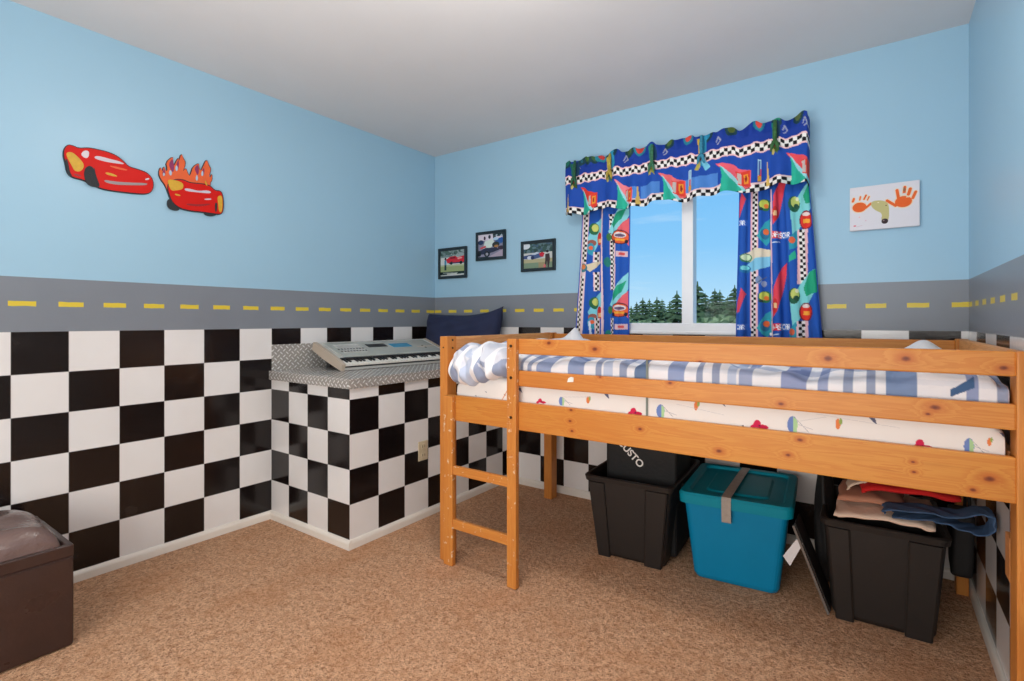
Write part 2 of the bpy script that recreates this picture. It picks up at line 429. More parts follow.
def p_left(p):
    p.rect(570, 190, 581.5, 345, (236, 222, 220))
    p.poly([(576, 345), (583, 345), (590, 200), (580, 200)], (236, 205, 208))
    p.checks((585.5, 212), (584.5, 262), 5.6, 2.5, (240, 215, 215)); p.checks((583, 276), (576.5, 345), 5.6, 2.5, (240, 215, 215))
    for dy in (0, 74):
        p.poly([(588, 238+dy), (594, 224+dy), (602, 218+dy), (602, 236+dy), (592, 256+dy)], (128, 205, 220))
        p.ell(594, 229+dy, 5, 6, (36, 104, 70)); p.ell(595, 228+dy, 3.2, 3.8, (200, 206, 110)); p.ell(592, 243+dy, 4, 3.2, (150, 90, 80)); p.ell(591, 249+dy, 3.4, 6, (46, 150, 176)); p.ell(591, 248+dy, 2, 2, (228, 100, 60))
        p.ell(600, 239+dy, 3, 6.5, (210, 48, 40)); p.rect(598.5, 239+dy, 602, 243+dy, (240, 190, 140))
        p.poly([(584, 266+dy), (600, 260+dy), (602, 263+dy), (590, 272+dy)], (222, 206, 176)); p.ell(584, 268+dy, 4, 4.5, (60, 120, 130)); p.ell(584, 267+dy, 2.4, 2.6, (226, 128, 70))
    for y0, y1 in ((252, 262), (272, 291), (318, 345)): p.rect(593, y0, 600.5, y1, (240, 205, 208)); p.checks((597, y0), (597, y1), 6, 2.6, (240, 210, 212))
    p.rect(602, 200, 603.6, 345, (236, 200, 206))
    p.rect(609, 214, 615.6, 290, (238, 200, 204)); p.checks((611.6, 214), (611.6, 290), 5, 2.2, (240, 210, 212)); p.checks((611.6, 318), (611.6, 345), 5, 2.2, (240, 210, 212))
    for dy in (0, 73):
        p.poly([(608, 232+dy), (612, 220+dy), (622, 204+dy), (629, 198+dy), (629, 214+dy), (616, 236+dy)], (138, 212, 220))
        p.poly([(611, 224+dy), (617, 213+dy), (626, 207+dy), (621, 219+dy), (613, 228+dy)], (32, 160, 120))
        p.poly([(616, 232+dy), (622, 222+dy), (630, 216+dy), (630, 248+dy)], (232, 100, 110))
        car_print(p, 619.5, 237+dy, 6.2, (232, 96, 54))
        p.rect(616, 251+dy, 627, 256.5+dy, (226, 190, 196)); p.rect(619, 252.5+dy, 624, 255+dy, (226, 90, 90)); p.ell(607, 262+dy, 2.6, 5, (40, 130, 120)); p.ell(608.5, 237+dy, 2, 4, (60, 120, 70))
    p.line([(589, 322), (590, 336)], 1.8, (215, 225, 245))
rp = lambda px, py: float(on(px, py, y=2.80)[0])
curtain('printed race car curtain on the left of the window, gathered narrow', rp(582, 215), rp(574, 334), rp(629, 215), rp(628, 334), 1.92, 1.0, 3.2, p_left, .6)
curtain('printed race car curtain on the right of the window, nearest the handprint picture', rp(739, 200), rp(735, 336), rp(807, 200), rp(823, 336), 1.92, 1.0, 4.6, p_right, 2.2)

def valance():
    x0, x1 = -1.665, -.288
    ni, nj = 420, 110
    # path along the rod with a return to the wall at each end
    ret = .062; Ltot = (x1-x0)+2*ret
    s = np.linspace(0, Ltot, ni)
    ret = .095
    s = np.linspace(0, (x1-x0)+2*ret, ni); Ltot = s[-1]
    Xp = np.where(s < ret, x0, np.where(s > Ltot-ret, x1, x0+s-ret)); Yp = np.where(s < ret, 2.84-s, np.where(s > Ltot-ret, 2.84-(Ltot-s), 2.84-ret))
    v = np.linspace(0, 1, nj)
    ztop = 2.150+.007*np.sin(s*31)+.006*np.sin(s*57+1)+.005*np.sin(s*113)
    scal = .011*np.sin(s*19+.4)+.006*np.sin(s*33+2)
    zbot = 1.812+scal
    Z = 2.150+(1.812-2.150)*v[None]+(ztop-2.15)[:, None]*np.clip(1-v[None]/.28, 0, 1)+(zbot-1.812)[:, None]*np.clip((v[None]-.5)/.5, 0, 1)**1.5
    fold = (np.sin(s*48+.6*np.sin(s*9)))[:, None]
    env = np.where(v < .16, .012*(1-v/.16)+.006, np.where(v < .34, .004, .004+.022*(v-.34)/.66))[None]
    Y = Yp[:, None]-.004-env*(fold*.9+.4*np.sin(s*113+3)[:, None]*(v < .16)[None]) - .012*np.clip((v-.4)/.6, 0, 1)[None]
    # cinched header at the ties
    X = Xp[:, None]+np.zeros((1, nj))
    t = (X*RT[0]+2.775*RT[1]); d = (X*FW[0]+2.775*FW[1]); PX = CXP+FOC*t/d
    Zr = (Z-zbot[:, None])/(ztop-zbot)[:, None]     # 0 bottom .. 1 top
    p = Paint(PX, Zr*100, (26, 74, 168))
    # header: darker royal blue with motifs on the ruffle
    p.put(p.Y > 72, (18, 56, 150))
    for x, c in ((570, (24, 104, 84)), (586, (30, 90, 110)), (590, (70, 110, 50)), (598, (60, 96, 60)), (604, (190, 60, 60)), (614, (40, 140, 170)), (632, (60, 90, 50)), (642, (208, 70, 60)), (672, (70, 100, 50)), (690, (208, 70, 60)), (708, (40, 140, 180)), (733, (90, 110, 50)), (760, (214, 70, 60)), (778, (30, 140, 110)), (799, (80, 100, 60))):
        p.ell(x, 98, 5.5, 11, (36, 128, 150) if c[0] > 180 else (20, 60, 70)); p.ell(x, 99, 3.2, 7.5, c)
    for x in (580, 628, 667, 720, 786, 806): p.line([(x-2, 84), (x, 92), (x+2.4, 84), (x-1, 80)], 1.4, (150, 155, 180))
    # checkered tape
    p.put((p.Y > 56) & (p.Y < 72), (240, 196, 200))
    m = (p.Y > 58.5) & (p.Y < 69.5); p.put(m, (240, 236, 232))
    k = (np.floor(PX*RT[0]*0+X/.0195)+np.floor((p.Y-58.5)/5.5)).astype(int) % 2 == 0
    p.put(m & k, (16, 13, 20))
    # ties hanging from the ruffle over the tape
    for x, c1, c2 in ((577, (28, 104, 90), (60, 84, 40)), (612, (196, 172, 66), (60, 110, 80)), (654, (34, 124, 112), (150, 150, 60)), (703, (214, 178, 60), (40, 150, 190)), (776, (28, 130, 110), (80, 110, 40))):
        p.poly([(x-3.2, 96), (x+3.2, 96), (x+2, 70), (x-2, 70)], c1); p.ell(x+3, 84, 2.4, 14, (40, 140, 176) if x in (612, 703) else (20, 60, 90))
        p.poly([(x-1.8, 70), (x+1.8, 70), (x+3.4, 46), (x-.4, 52), (x-3.4, 47)], c2); p.ell(x, 64, 2.2, 5, (120, 60, 50)); p.ell(x-1.4, 52, 1.2, 5, (206, 190, 110))
        if x == 703: p.poly([(x+1, 68), (x+9, 46), (x+4, 42), (x, 58)], (120, 200, 226)); p.poly([(x-1, 66), (x-6, 46), (x-2, 44)], (180, 170, 80))
    # pale sheer-looking panels of lighter blue
    for a, b in ((622, 640), (643, 662), (676, 720)): p.rect(a, 12, b, 34, (76, 132, 206))
    # bottom checkered hem
    m = (p.Y < 13); p.put(m, (236, 200, 202)); m = (p.Y < 10.5); p.put(m, (240, 236, 232))
    k = (np.floor(X/.021)+np.floor(p.Y/5.3)).astype(int) % 2 == 0; p.put(m & k, (16, 13, 20))
    # race cars with red hoods and teal sweeps
    for x, s_, c in ((583, 17, (226, 58, 46)), (617, 19, (236, 130, 140)), (660, 27, (234, 108, 112)), (717, 36, (236, 96, 112)), (787, 28, (232, 80, 90))):
        p.poly([(x, 50), (x+s_*.35, 44), (x+s_*.75, 36), (x+s_, 33), (x+s_*1.02, 8), (x+s_*.72, 4), (x+s_*.4, 24)], c)
        p.poly([(x+s_*.14, 44), (x+s_*.5, 22), (x+s_*.75, 5), (x+s_*.55, 0), (x+s_*.16, 0), (x+s_*.20, 26)], (40, 176, 150))
        p.poly([(x+s_*.10, 46), (x+s_*.50, 24), (x+s_*.86, 4), (x+s_*.78, 2), (x+s_*.42, 20)], (150, 216, 224))
        p.poly([(x+s_*.55, 32), (x+s_*.98, 33), (x+s_, 8), (x+s_*.62, 12)], (222, 62, 48)); p.poly([(x+s_*.58, 30), (x+s_*.70, 31), (x+s_*.72, 13), (x+s_*.62, 14)], (190, 180, 176))
        p.poly([(x+s_*.78, 28), (x+s_*.93, 28), (x+s_*.94, 14), (x+s_*.80, 13)], (240, 150, 50)); p.ell(x+s_*.86, 21, s_*.035, 5, (150, 40, 30))
    for x in (692, 761): p.rect(x-1.8, 20, x+1.8, 46, (170, 210, 230)); p.rect(x-1.2, 20, x+1.2, 32, (224, 66, 60)); p.rect(x-1.6, 14, x+1.6, 22, (214, 160, 60)); p.line([(x, 24), (x, 44)], .9, (70, 100, 160))
    for x in (572, 641, 769): p.poly([(x-.6, 40), (x-1.8, 3), (x+2, 3)], (214, 180, 96))
    shade_fab(p)
    P = np.stack([X, Y, Z], -1)
    root = thing('valance', 'blue race car print valance with ruffled top and checkered bands above the window', 'valance', ((x0+x1)/2, 2.8, 1.8))
    grid_obj('gathered_fabric', P, p.C, M_CLOTH, root, solid=.002)
    # loose knotted tails of the five ties
    for px, c in ((577, (40, 100, 70)), (612, (190, 168, 70)), (654, (60, 124, 90)), (703, (60, 150, 180)), (776, (60, 110, 60))):
        x = float(on(px, 160, y=2.75)[0]); mt = plain('tie_cloth', c, .8, var=.4, vscale=90)
        bm = nb()
        for sx in (-1, 1):
            pts = [(x, 2.718, 2.045), (x+sx*.010, 2.708, 2.02), (x+sx*.018, 2.708, 1.985)]
            add_tube(bm, pts, [.007, .010, .004], 8)
        add_tube(bm, [(x, 2.725, 2.14), (x, 2.715, 2.09), (x, 2.717, 2.04)], [.008, .011, .009], 8)
        obj('tie', bm, mt, root, True)
valance()
bm = nb(); add_tube(bm, [(-1.62, 2.80, 2.09), (-.33, 2.80, 2.09)], .008, 8)
M_ROD = plain('white_rod_metal', (225, 225, 225), .3)
r = obj('curtain_rod', bm, M_ROD); tag(r, 'thin white curtain rod running inside the blue valance', 'curtain rod')

# ------------------------------------------------------------------ picture frames on the back wall
M_FRAME = plain('black_frame_wood', (26, 38, 44), .3, var=.15)
M_PHOTO = painted('photo_paper', .18, spec=.5)
def picture(label, q, paint_fn, rotz=0.0):
    (xa, za), (xb, zb) = q
    root = thing('framed_photo', label, 'picture', ((xa+xb)/2, YB, za), 'framed photos in a row on the back wall')
    fw, dp = .022, .018; y0, y1 = YB-dp, YB-.001
    bm = nb()
    add_box(bm, (xa, y0, za), (xb, y1, za+fw), .003); add_box(bm, (xa, y0, zb-fw), (xb, y1, zb), .003)
    add_box(bm, (xa, y0, za+fw-.002), (xa+fw, y1, zb-fw+.002), .003); add_box(bm, (xb-fw, y0, za+fw-.002), (xb, y1, zb-fw+.002), .003)
    obj('frame', bm, M_FRAME, root)
    n = 150; U, V = np.meshgrid(np.linspace(0, 1, n), np.linspace(0, 1, n), indexing='ij')
    p = Paint(U*100, V*100, (120, 130, 120)); paint_fn(p)
    X = xa+fw*.8+U*(xb-xa-1.6*fw); Z = zb-fw*.8-V*(zb-za-1.6*fw)
    grid_obj('photo_print', np.stack([X, np.full_like(X, y0+.007), Z], -1), p.C, M_PHOTO, root)
    obj('backing', box((xa+.006, y1-.006, za+.006), (xb-.006, y1, zb-.006)), M_FRAME, root)
    root.rotation_euler = (0, rotz, 0)
    return root
def blotch(p, x0, y0, x1, y1, cols, n, r):
    for _ in range(n): p.ell(random.uniform(x0, x1), random.uniform(y0, y1), random.uniform(.5, 1)*r, random.uniform(.5, 1)*r, random.choice(cols))
def ph_red(p):
    p.rect(0, 0, 100, 30, (120, 140, 140)); blotch(p, 0, 0, 100, 26, [(80, 104, 96), (150, 165, 165), (110, 130, 128), (60, 84, 80)], 60, 8)
    p.rect(0, 28, 100, 56, (206, 210, 208)); p.rect(0, 56, 100, 82, (150, 164, 112)); p.rect(0, 56, 100, 62, (178, 186, 150))
    p.poly([(24, 36), (40, 26), (62, 24), (70, 30), (100, 24), (100, 48), (90, 52), (30, 50)], (204, 36, 52)); p.poly([(42, 29), (60, 27), (64, 33), (40, 34)], (120, 20, 40))
    p.poly([(70, 32), (84, 28), (90, 34), (72, 38)], (230, 150, 150)); p.rect(36, 48, 100, 53, (60, 60, 90)); p.ell(46, 50, 6, 6, (30, 28, 40)); p.ell(84, 50, 6, 6, (30, 28, 40))
    p.rect(18, 38, 26, 56, (70, 140, 170)); p.ell(22, 33, 4, 5, (60, 50, 60)); p.rect(18, 56, 26, 76, (36, 60, 60))
    p.rect(0, 82, 100, 100, (24, 44, 36)); p.line([(14, 86), (70, 88)], 3, (150, 160, 150)); p.line([(30, 91), (66, 91)], 4, (190, 195, 190)); p.line([(0, 97), (100, 94)], 5, (196, 200, 196))
def ph_atv(p):
    p.rect(0, 0, 100, 30, (214, 206, 220)); p.rect(0, 28, 100, 100, (130, 128, 150)); p.poly([(58, 0), (100, 0), (100, 18), (70, 14), (60, 22)], (40, 56, 60))
    blotch(p, 62, 0, 100, 14, [(30, 46, 50), (170, 180, 190), (60, 76, 80)], 14, 5)
    p.poly([(28, 30), (60, 24), (66, 44), (50, 60), (20, 60)], (206, 220, 214)); p.ell(27, 18, 4, 8, (70, 44, 66)); p.ell(46, 14, 5, 8, (50, 56, 70))
    p.ell(12, 34, 11, 10, (36, 52, 88)); p.ell(84, 34, 16, 12, (52, 92, 150)); p.ell(70, 24, 10, 6, (170, 200, 224)); p.ell(92, 30, 10, 10, (40, 84, 156))
    p.poly([(8, 56), (30, 48), (34, 56), (12, 62)], (196, 74, 84)); p.ell(70, 48, 14, 12, (44, 50, 48)); p.ell(72, 54, 8, 5, (170, 120, 70)); p.ell(90, 62, 12, 8, (60, 44, 60))
    p.poly([(6, 70), (30, 58), (74, 60), (84, 70), (60, 78), (30, 84), (4, 84)], (44, 46, 70)); p.ell(36, 84, 11, 13, (22, 24, 34)); p.ell(36, 84, 5, 6, (150, 150, 165)); p.ell(6, 80, 8, 12, (26, 30, 38))
    p.poly([(50, 92), (100, 68), (100, 100), (40, 100)], (168, 154, 172)); p.rect(0, 94, 40, 100, (36, 46, 52))
def ph_blue(p):
    p.rect(0, 0, 100, 44, (74, 100, 106)); blotch(p, 0, 0, 100, 40, [(56, 84, 80), (90, 116, 122), (66, 92, 110), (50, 74, 72)], 90, 8)
    p.ell(8, 10, 16, 12, (206, 214, 222)); p.rect(0, 38, 100, 62, (190, 194, 192)); p.rect(0, 62, 100, 78, (170, 164, 130)); p.rect(0, 76, 100, 100, (118, 140, 116))
    p.poly([(0, 48), (26, 44), (46, 36), (56, 38), (66, 56), (40, 62), (0, 60)], (66, 84, 130)); p.poly([(26, 44), (46, 35), (56, 40), (40, 46)], (186, 196, 214)); p.ell(22, 56, 8, 7, (196, 206, 220)); p.ell(32, 57, 6, 7, (40, 50, 90))
    p.poly([(54, 42), (64, 37), (72, 42), (68, 56), (58, 54)], (186, 40, 56)); p.rect(52, 76, 78, 100, (150, 138, 106))
    p.ell(81, 36, 4.5, 5, (44, 40, 44)); p.poly([(74, 46), (88, 44), (90, 66), (86, 98), (82, 98), (80, 72), (77, 98), (73, 98), (74, 66)], (60, 54, 56)); p.ell(72, 92, 4, 8, (200, 110, 110))
picture('black framed photo of a red car on grass, lowest of the three frames', ((-2.886, 1.466), (-2.590, 1.705)), ph_red)
picture('black framed photo of a quad bike, middle and highest of the three frames', ((-2.497, 1.583), (-2.219, 1.795)), ph_atv)
picture('black framed photo of a dark figure watching a blue car, nearest the window', ((-2.082, 1.480), (-1.799, 1.692)), ph_blue)

# handprint canvas
def canvas():
    xa, xb, za, zb = -.115, .157, 1.573, 1.781
    root = thing('canvas_picture', 'white canvas with two orange handprint antlers and a tan reindeer head', 'picture', ((xa+xb)/2, YB, za))
    obj('stretched_canvas', box((xa, YB-.019, za), (xb, YB-.001, zb), .003), plain('white_canvas', (226, 222, 226), .8, var=.03, bump=.2, bscale=300), root)
    nu, nv = 300, 230
    U, V = np.meshgrid(np.linspace(0, 100, nu), np.linspace(0, 76, nv), indexing='ij')
    p = Paint(U, V, (224, 220, 226))
    O = (232, 98, 34); K = (238, 214, 180)
    def hand(pts_palm, fingers):
        for a, b, w in fingers: p.line([a, b], w+2.4, K)
        p.ell(*pts_palm[:2], pts_palm[2]+1.6, pts_palm[3]+1.6, K)
        p.ell(*pts_palm, O)
        for a, b, w in fingers: p.line([a, b], w, O)
    # coordinates: 100 wide, 76 high on the canvas
    hand((14, 35.5, 10.5, 8.6), [((4, 24), (5.5, 19.5), 3.6), ((14.5, 22.5), (15.5, 17), 2.2), ((21, 22), (24, 15.5), 2.6), ((26, 24), (28.5, 18.5), 2.0), ((23, 38), (31, 31), 3.6)])
    hand((78, 33.5, 12, 9.5), [((71, 26), (69, 13), 4.4), ((79, 19), (80, 9), 4.2), ((85, 22), (87.5, 13), 4.6), ((91, 29), (95, 19), 4.2), ((67, 39), (55, 29), 4.4)])
    p.ell(79, 20.5, 2.6, 1.3, (224, 220, 226)); p.ell(85, 26, 3.6, 1.2, K); p.ell(79.3, 13, 1.7, 3.8, (150, 100, 70))
    p.poly(smooth_poly([(31, 29), (38, 26), (50, 28), (57, 34), (58, 50), (57, 64), (50, 66), (46, 62), (48, 50), (38, 44), (32, 37)]), (196, 186, 128))
    p.ell(51.5, 64, 4.9, 4.6, (52, 34, 40)); p.ell(50, 62.5, 1.2, 1, (140, 120, 120)); p.ell(53.5, 37, 1.2, .9, (110, 60, 60)); p.ell(42, 30.5, 1.3, .9, (236, 226, 190))
    p.ell(7, 68, 2.2, 1.2, (226, 120, 130)); p.ell(14, 53, 1.2, .9, (236, 180, 180)); p.ell(23.5, 60, 1, 1.2, (220, 190, 200)); p.line([(10, 70), (18, 68)], .8, (214, 190, 196))
    X = xa+.002+(xb-xa-.004)*U/100; Z = zb-.002-(zb-za-.004)*V/76
    grid_obj('handprint_painting', np.stack([X, np.full_like(X, YB-.0195), Z], -1), p.C, painted('acrylic_paint', .6), root)
canvas()

# ------------------------------------------------------------------ plain red race car cut-outs on the left wall
M_BLACK = plain('black_outline_board', (20, 24, 32), .5); M_RED = plain('red_board_paint', (208, 24, 16), .45, var=.03, spec=.2)
M_TYRE = plain('tyre_black', (34, 38, 42), .6, var=.2); M_YEL = plain('yellow_board_paint', (214, 166, 40), .45, var=.12, vscale=60)
M_PALE = plain('pale_window_paint', (212, 200, 206), .35); M_ORG = plain('orange_flame_paint', (232, 96, 40), .45, var=.1); M_PURP = plain('purple_flame_paint', (140, 36, 90), .45, var=.2); M_DARKRED = plain('dark_red_paint', (150, 20, 22), .4)
def wl(px, py, d=0.0):
    q = on(px, py, x=XL); return Vector((XL+d, q[1], q[2]))
def cut(name, pts, d0, d1, m, root, it=2):
    bm = nb(); pts = smooth_poly(pts, it) if it else pts
    add_prism(bm, [wl(x, y, d0) for x, y in pts], (d1-d0, 0, 0)); return obj(name, bm, m, root)
def zc(pts, ox, oy, s): return [(ox+x*s, oy+y*s) for x, y in pts]
def grow(pts, g):
    c = np.mean(np.array(pts, float), 0); out = []
    for i in range(len(pts)):
        a, b, d = [np.array(pts[(i+k) % len(pts)], float) for k in (-1, 0, 1)]
        t = d-a; n = np.array([t[1], -t[0]])/max(1e-6, np.hypot(*t)); out.append(tuple(b+n*g))
    A = sum(pts[i][0]*pts[(i+1) % len(pts)][1]-pts[(i+1) % len(pts)][0]*pts[i][1] for i in range(len(pts)))
    if A < 0: out = [tuple(2*np.array(p, float)-np.array(o)) for p, o in zip(pts, out)]
    return out
s1 = 115/1024
root = thing('wall_cutout', 'red race car cut-out hung on the left wall, left one without flames', 'wall decoration', tuple(wl(108, 193)), 'race car cut-outs on the left wall')
body = zc([(122, 130), (150, 95), (190, 100), (250, 128), (330, 120), (420, 138), (510, 160), (590, 195), (650, 245), (690, 290), (790, 318), (860, 345), (905, 400), (910, 470), (880, 520), (800, 525), (640, 508), (500, 490), (430, 470), (300, 400), (200, 380), (150, 340), (135, 250), (118, 190)], 50, 135, s1)
cut('backing_board', grow(body, 1.0), 0.001, .010, M_BLACK, root)
cut('car_body', body, .010, .014, M_RED, root)
cut('front_wheel', zc([(300, 300), (340, 275), (380, 300), (410, 400), (440, 470), (360, 465), (310, 430), (290, 360)], 50, 135, s1), .010, .017, M_TYRE, root)
for k in range(3): cut('tread_line', zc([(330+k*24, 300), (336+k*24, 300), (366+k*24, 455), (358+k*24, 455)], 50, 135, s1), .017, .0175, M_BLACK, root, 0)
cut('rear_wheel', zc([(125, 210), (150, 230), (165, 330), (190, 375), (160, 370), (140, 320)], 50, 135, s1), .010, .016, M_TYRE, root)
cut('side_panel', zc([(135, 160), (185, 155), (240, 200), (300, 270), (270, 330), (210, 330), (180, 270), (140, 200)], 50, 135, s1), .014, .0155, M_YEL, root)
cut('side_window', zc([(270, 165), (300, 140), (340, 150), (335, 200), (310, 215), (270, 190)], 50, 135, s1), .014, .0155, M_PALE, root)
cut('windshield', zc([(385, 195), (430, 192), (520, 218), (610, 238), (662, 268), (560, 256), (470, 240), (390, 216)], 50, 135, s1), .014, .0155, plain('pale_windshield', (206, 194, 204), .4), root)
cut('hood_stripe', zc([(510, 275), (580, 285), (690, 315), (660, 322), (560, 300)], 50, 135, s1), .014, .0152, M_ORG, root)
cut('headlight', zc([(480, 335), (540, 345), (600, 375), (550, 372), (490, 355)], 50, 135, s1), .014, .0155, M_YEL, root)
cut('headlight', zc([(835, 395), (870, 385), (875, 400), (840, 408)], 50, 135, s1), .014, .0155, M_PALE, root)
cut('front_grille', zc([(470, 402), (560, 418), (700, 428), (860, 432), (850, 452), (700, 452), (560, 446), (480, 425)], 50, 135, s1), .014, .0155, plain('silver_grille_paint', (150, 132, 132), .3), root)
cut('sill_stripe', zc([(205, 345), (270, 365), (265, 378), (205, 362)], 50, 135, s1), .014, .0152, M_DARKRED, root)

s2 = 85/724
root = thing('wall_cutout', 'red race car cut-out with flames rising behind it, right one on the left wall', 'wall decoration', tuple(wl(190, 217)), 'race car cut-outs on the left wall')
Z2 = lambda pts: zc(pts, 150, 145, s2)
flame = Z2([(150, 420), (130, 350), (85, 290), (68, 240), (84, 188), (100, 235), (112, 180), (128, 230), (146, 210), (130, 150), (190, 98), (186, 150), (200, 180), (215, 150), (236, 110), (238, 150), (262, 72), (276, 120), (296, 150), (284, 200), (270, 230), (300, 200), (312, 240), (330, 270), (345, 240), (360, 190), (410, 155), (408, 200), (430, 225), (450, 175), (476, 125), (490, 170), (512, 210), (496, 260), (505, 285), (520, 245), (522, 300), (500, 330), (520, 390)])
cut('backing_board', grow(flame, .7), .001, .008, M_BLACK, root, 1)
cut('flame', flame, .008, .010, M_ORG, root, 1)
for pts in ([(150, 165), (185, 115), (200, 190), (190, 240), (170, 215)], [(215, 170), (235, 125), (240, 175), (228, 225)], [(370, 200), (400, 165), (410, 220), (400, 262), (385, 240)], [(430, 235), (452, 190), (456, 240), (440, 270)], [(95, 245), (112, 200), (125, 245), (112, 275)]):
    cut('flame_tongue', Z2(pts), .010, .0115, M_PURP, root, 1)
for pts in ([(150, 240), (165, 210), (182, 245), (168, 268)], [(205, 205), (218, 170), (232, 205), (218, 230)], [(378, 290), (390, 250), (402, 285), (392, 312)], [(425, 255), (438, 215), (448, 250), (438, 270)], [(100, 262), (106, 235), (122, 252), (112, 268)]):
    cut('flame_gap', Z2(pts), .010, .0118, plain('sky_blue_gap_paint', (170, 196, 214), .5), root, 1)
body = Z2([(150, 330), (200, 300), (270, 300), (330, 330), (420, 335), (500, 350), (540, 395), (590, 395), (610, 440), (612, 540), (600, 590), (540, 585), (440, 570), (330, 560), (240, 535), (185, 490), (160, 430), (145, 380)])
cut('car_backing', grow(body, 1.0), .001, .0118, M_BLACK, root)
cut('front_wheel', Z2([(135, 480), (160, 455), (190, 510), (245, 545), (230, 565), (170, 555), (140, 530)]), .0075, .0132, M_TYRE, root)
cut('far_wheel', Z2([(445, 575), (520, 590), (560, 560), (560, 600), (510, 612), (460, 600)]), .0075, .0132, M_TYRE, root)
cut('car_body', body, .0118, .0145, M_RED, root)
cut('side_panel', Z2([(135, 295), (215, 305), (275, 330), (270, 380), (220, 390), (170, 395), (150, 350)]), .0145, .0158, M_YEL, root)
cut('side_panel', Z2([(560, 440), (600, 430), (608, 500), (600, 580), (575, 570), (570, 510)]), .0145, .0158, M_YEL, root)
cut('windshield', Z2([(280, 372), (330, 376), (400, 396), (470, 388), (510, 400), (500, 418), (400, 408), (290, 396)]), .0145, .0158, plain('pale_windscreen', (206, 194, 204), .4), root)
cut('headlight', Z2([(198, 415), (250, 428), (245, 440), (205, 432)]), .0145, .0158, M_YEL, root)
cut('headlight', Z2([(450, 460), (510, 458), (512, 470), (455, 472)]), .0145, .0158, M_PALE, root)
cut('front_grille', Z2([(300, 500), (400, 510), (500, 500), (500, 515), (400, 528), (300, 515)]), .0145, .0156, M_DARKRED, root)
cut('wheel_arch', Z2([(545, 490), (562, 500), (560, 560), (545, 580), (540, 530)]), .0145, .0158, M_TYRE, root)
cut('flame_stripe', Z2([(455, 300), (470, 320), (480, 355), (460, 340)]), .0145, .0155, M_YEL, root)

# ------------------------------------------------------------------ diamond plate counter on the bulkhead
def plate_mat(name, ax):
    n = NT(name); P = n.pos(); sp = n.n('ShaderNodeSeparateXYZ'); n.t.links.new(P, sp.inputs[0])
    a, b = [sp.outputs['xyz'.index(k)] for k in ax]
    pitch = .034
    u = n.math('DIVIDE', n.math('ADD', a, b), pitch); v = n.math('DIVIDE', n.math('SUBTRACT', a, b), pitch)
    # raised lozenges in two alternating directions
    def loz(p, q, l, w_):
        fp = n.math('SUBTRACT', n.math('FRACT', p), .5); fq = n.math('SUBTRACT', n.math('FRACT', q), .5)
        e = n.math('ADD', n.math('POWER', n.math('DIVIDE', fp, l), 2.0), n.math('POWER', n.math('DIVIDE', fq, w_), 2.0))
        return n.math('LESS_THAN', e, 1.0), e
    par = n.math('FLOORED_MODULO', n.math('ADD', n.math('FLOOR', u), n.math('FLOOR', v)), 2.0)
    A, ea = loz(u, v, .52, .16); B, eb = loz(u, v, .16, .52)
    sel = n.math('GREATER_THAN', par, .5)
    hA = n.ramp(ea, .3, 1.1, 1, 0); hB = n.ramp(eb, .3, 1.1, 1, 0)
    h = n.math('ADD', n.math('MULTIPLY', hA, sel), n.math('MULTIPLY', hB, n.math('SUBTRACT', 1.0, sel)))
    n.base(n.mix(h, lin(172, 166, 160), lin(250, 249, 246))); n.p.inputs['Metallic'].default_value = .25
    n.rough(n.math('ADD', n.math('MULTIPLY', n.noise(P, 20, 3), .16), .16)); n.bump(h, 1.0, .004); return n.m
M_PT, M_PX, M_PY = plate_mat('diamond_plate_top', 'xy'), plate_mat('diamond_plate_front', 'yz'), plate_mat('diamond_plate_side', 'xz')
root = thing('metal_countertop', 'diamond plate metal counter covering the tiled bulkhead', 'counter', (-2.57, 2.2, .80))
obj('top_sheet', box((XL+.001, BY-.016, .848), (BX+.018, YB-.001, .853), .001), M_PT, root)
bm = nb(); add_box(bm, (BX+.001, BY-.016, .802), (BX+.018, YB-.001, .848), .003); obj('front_lip', bm, M_PX, root)
bm = nb(); add_box(bm, (XL+.001, BY-.016, .802), (BX+.0005, BY-.001, .848), .003); obj('side_lip', bm, M_PY, root)
obj('upstand', box((XL+.001, BY, .853), (XL+.008, YB-.009, 1.003), .001), M_PX, root, label='metal upstand along the left wall')
obj('back_upstand', box((XL+.001, YB-.008, .853), (BX, YB-.001, 1.003), .001), M_PY, root)

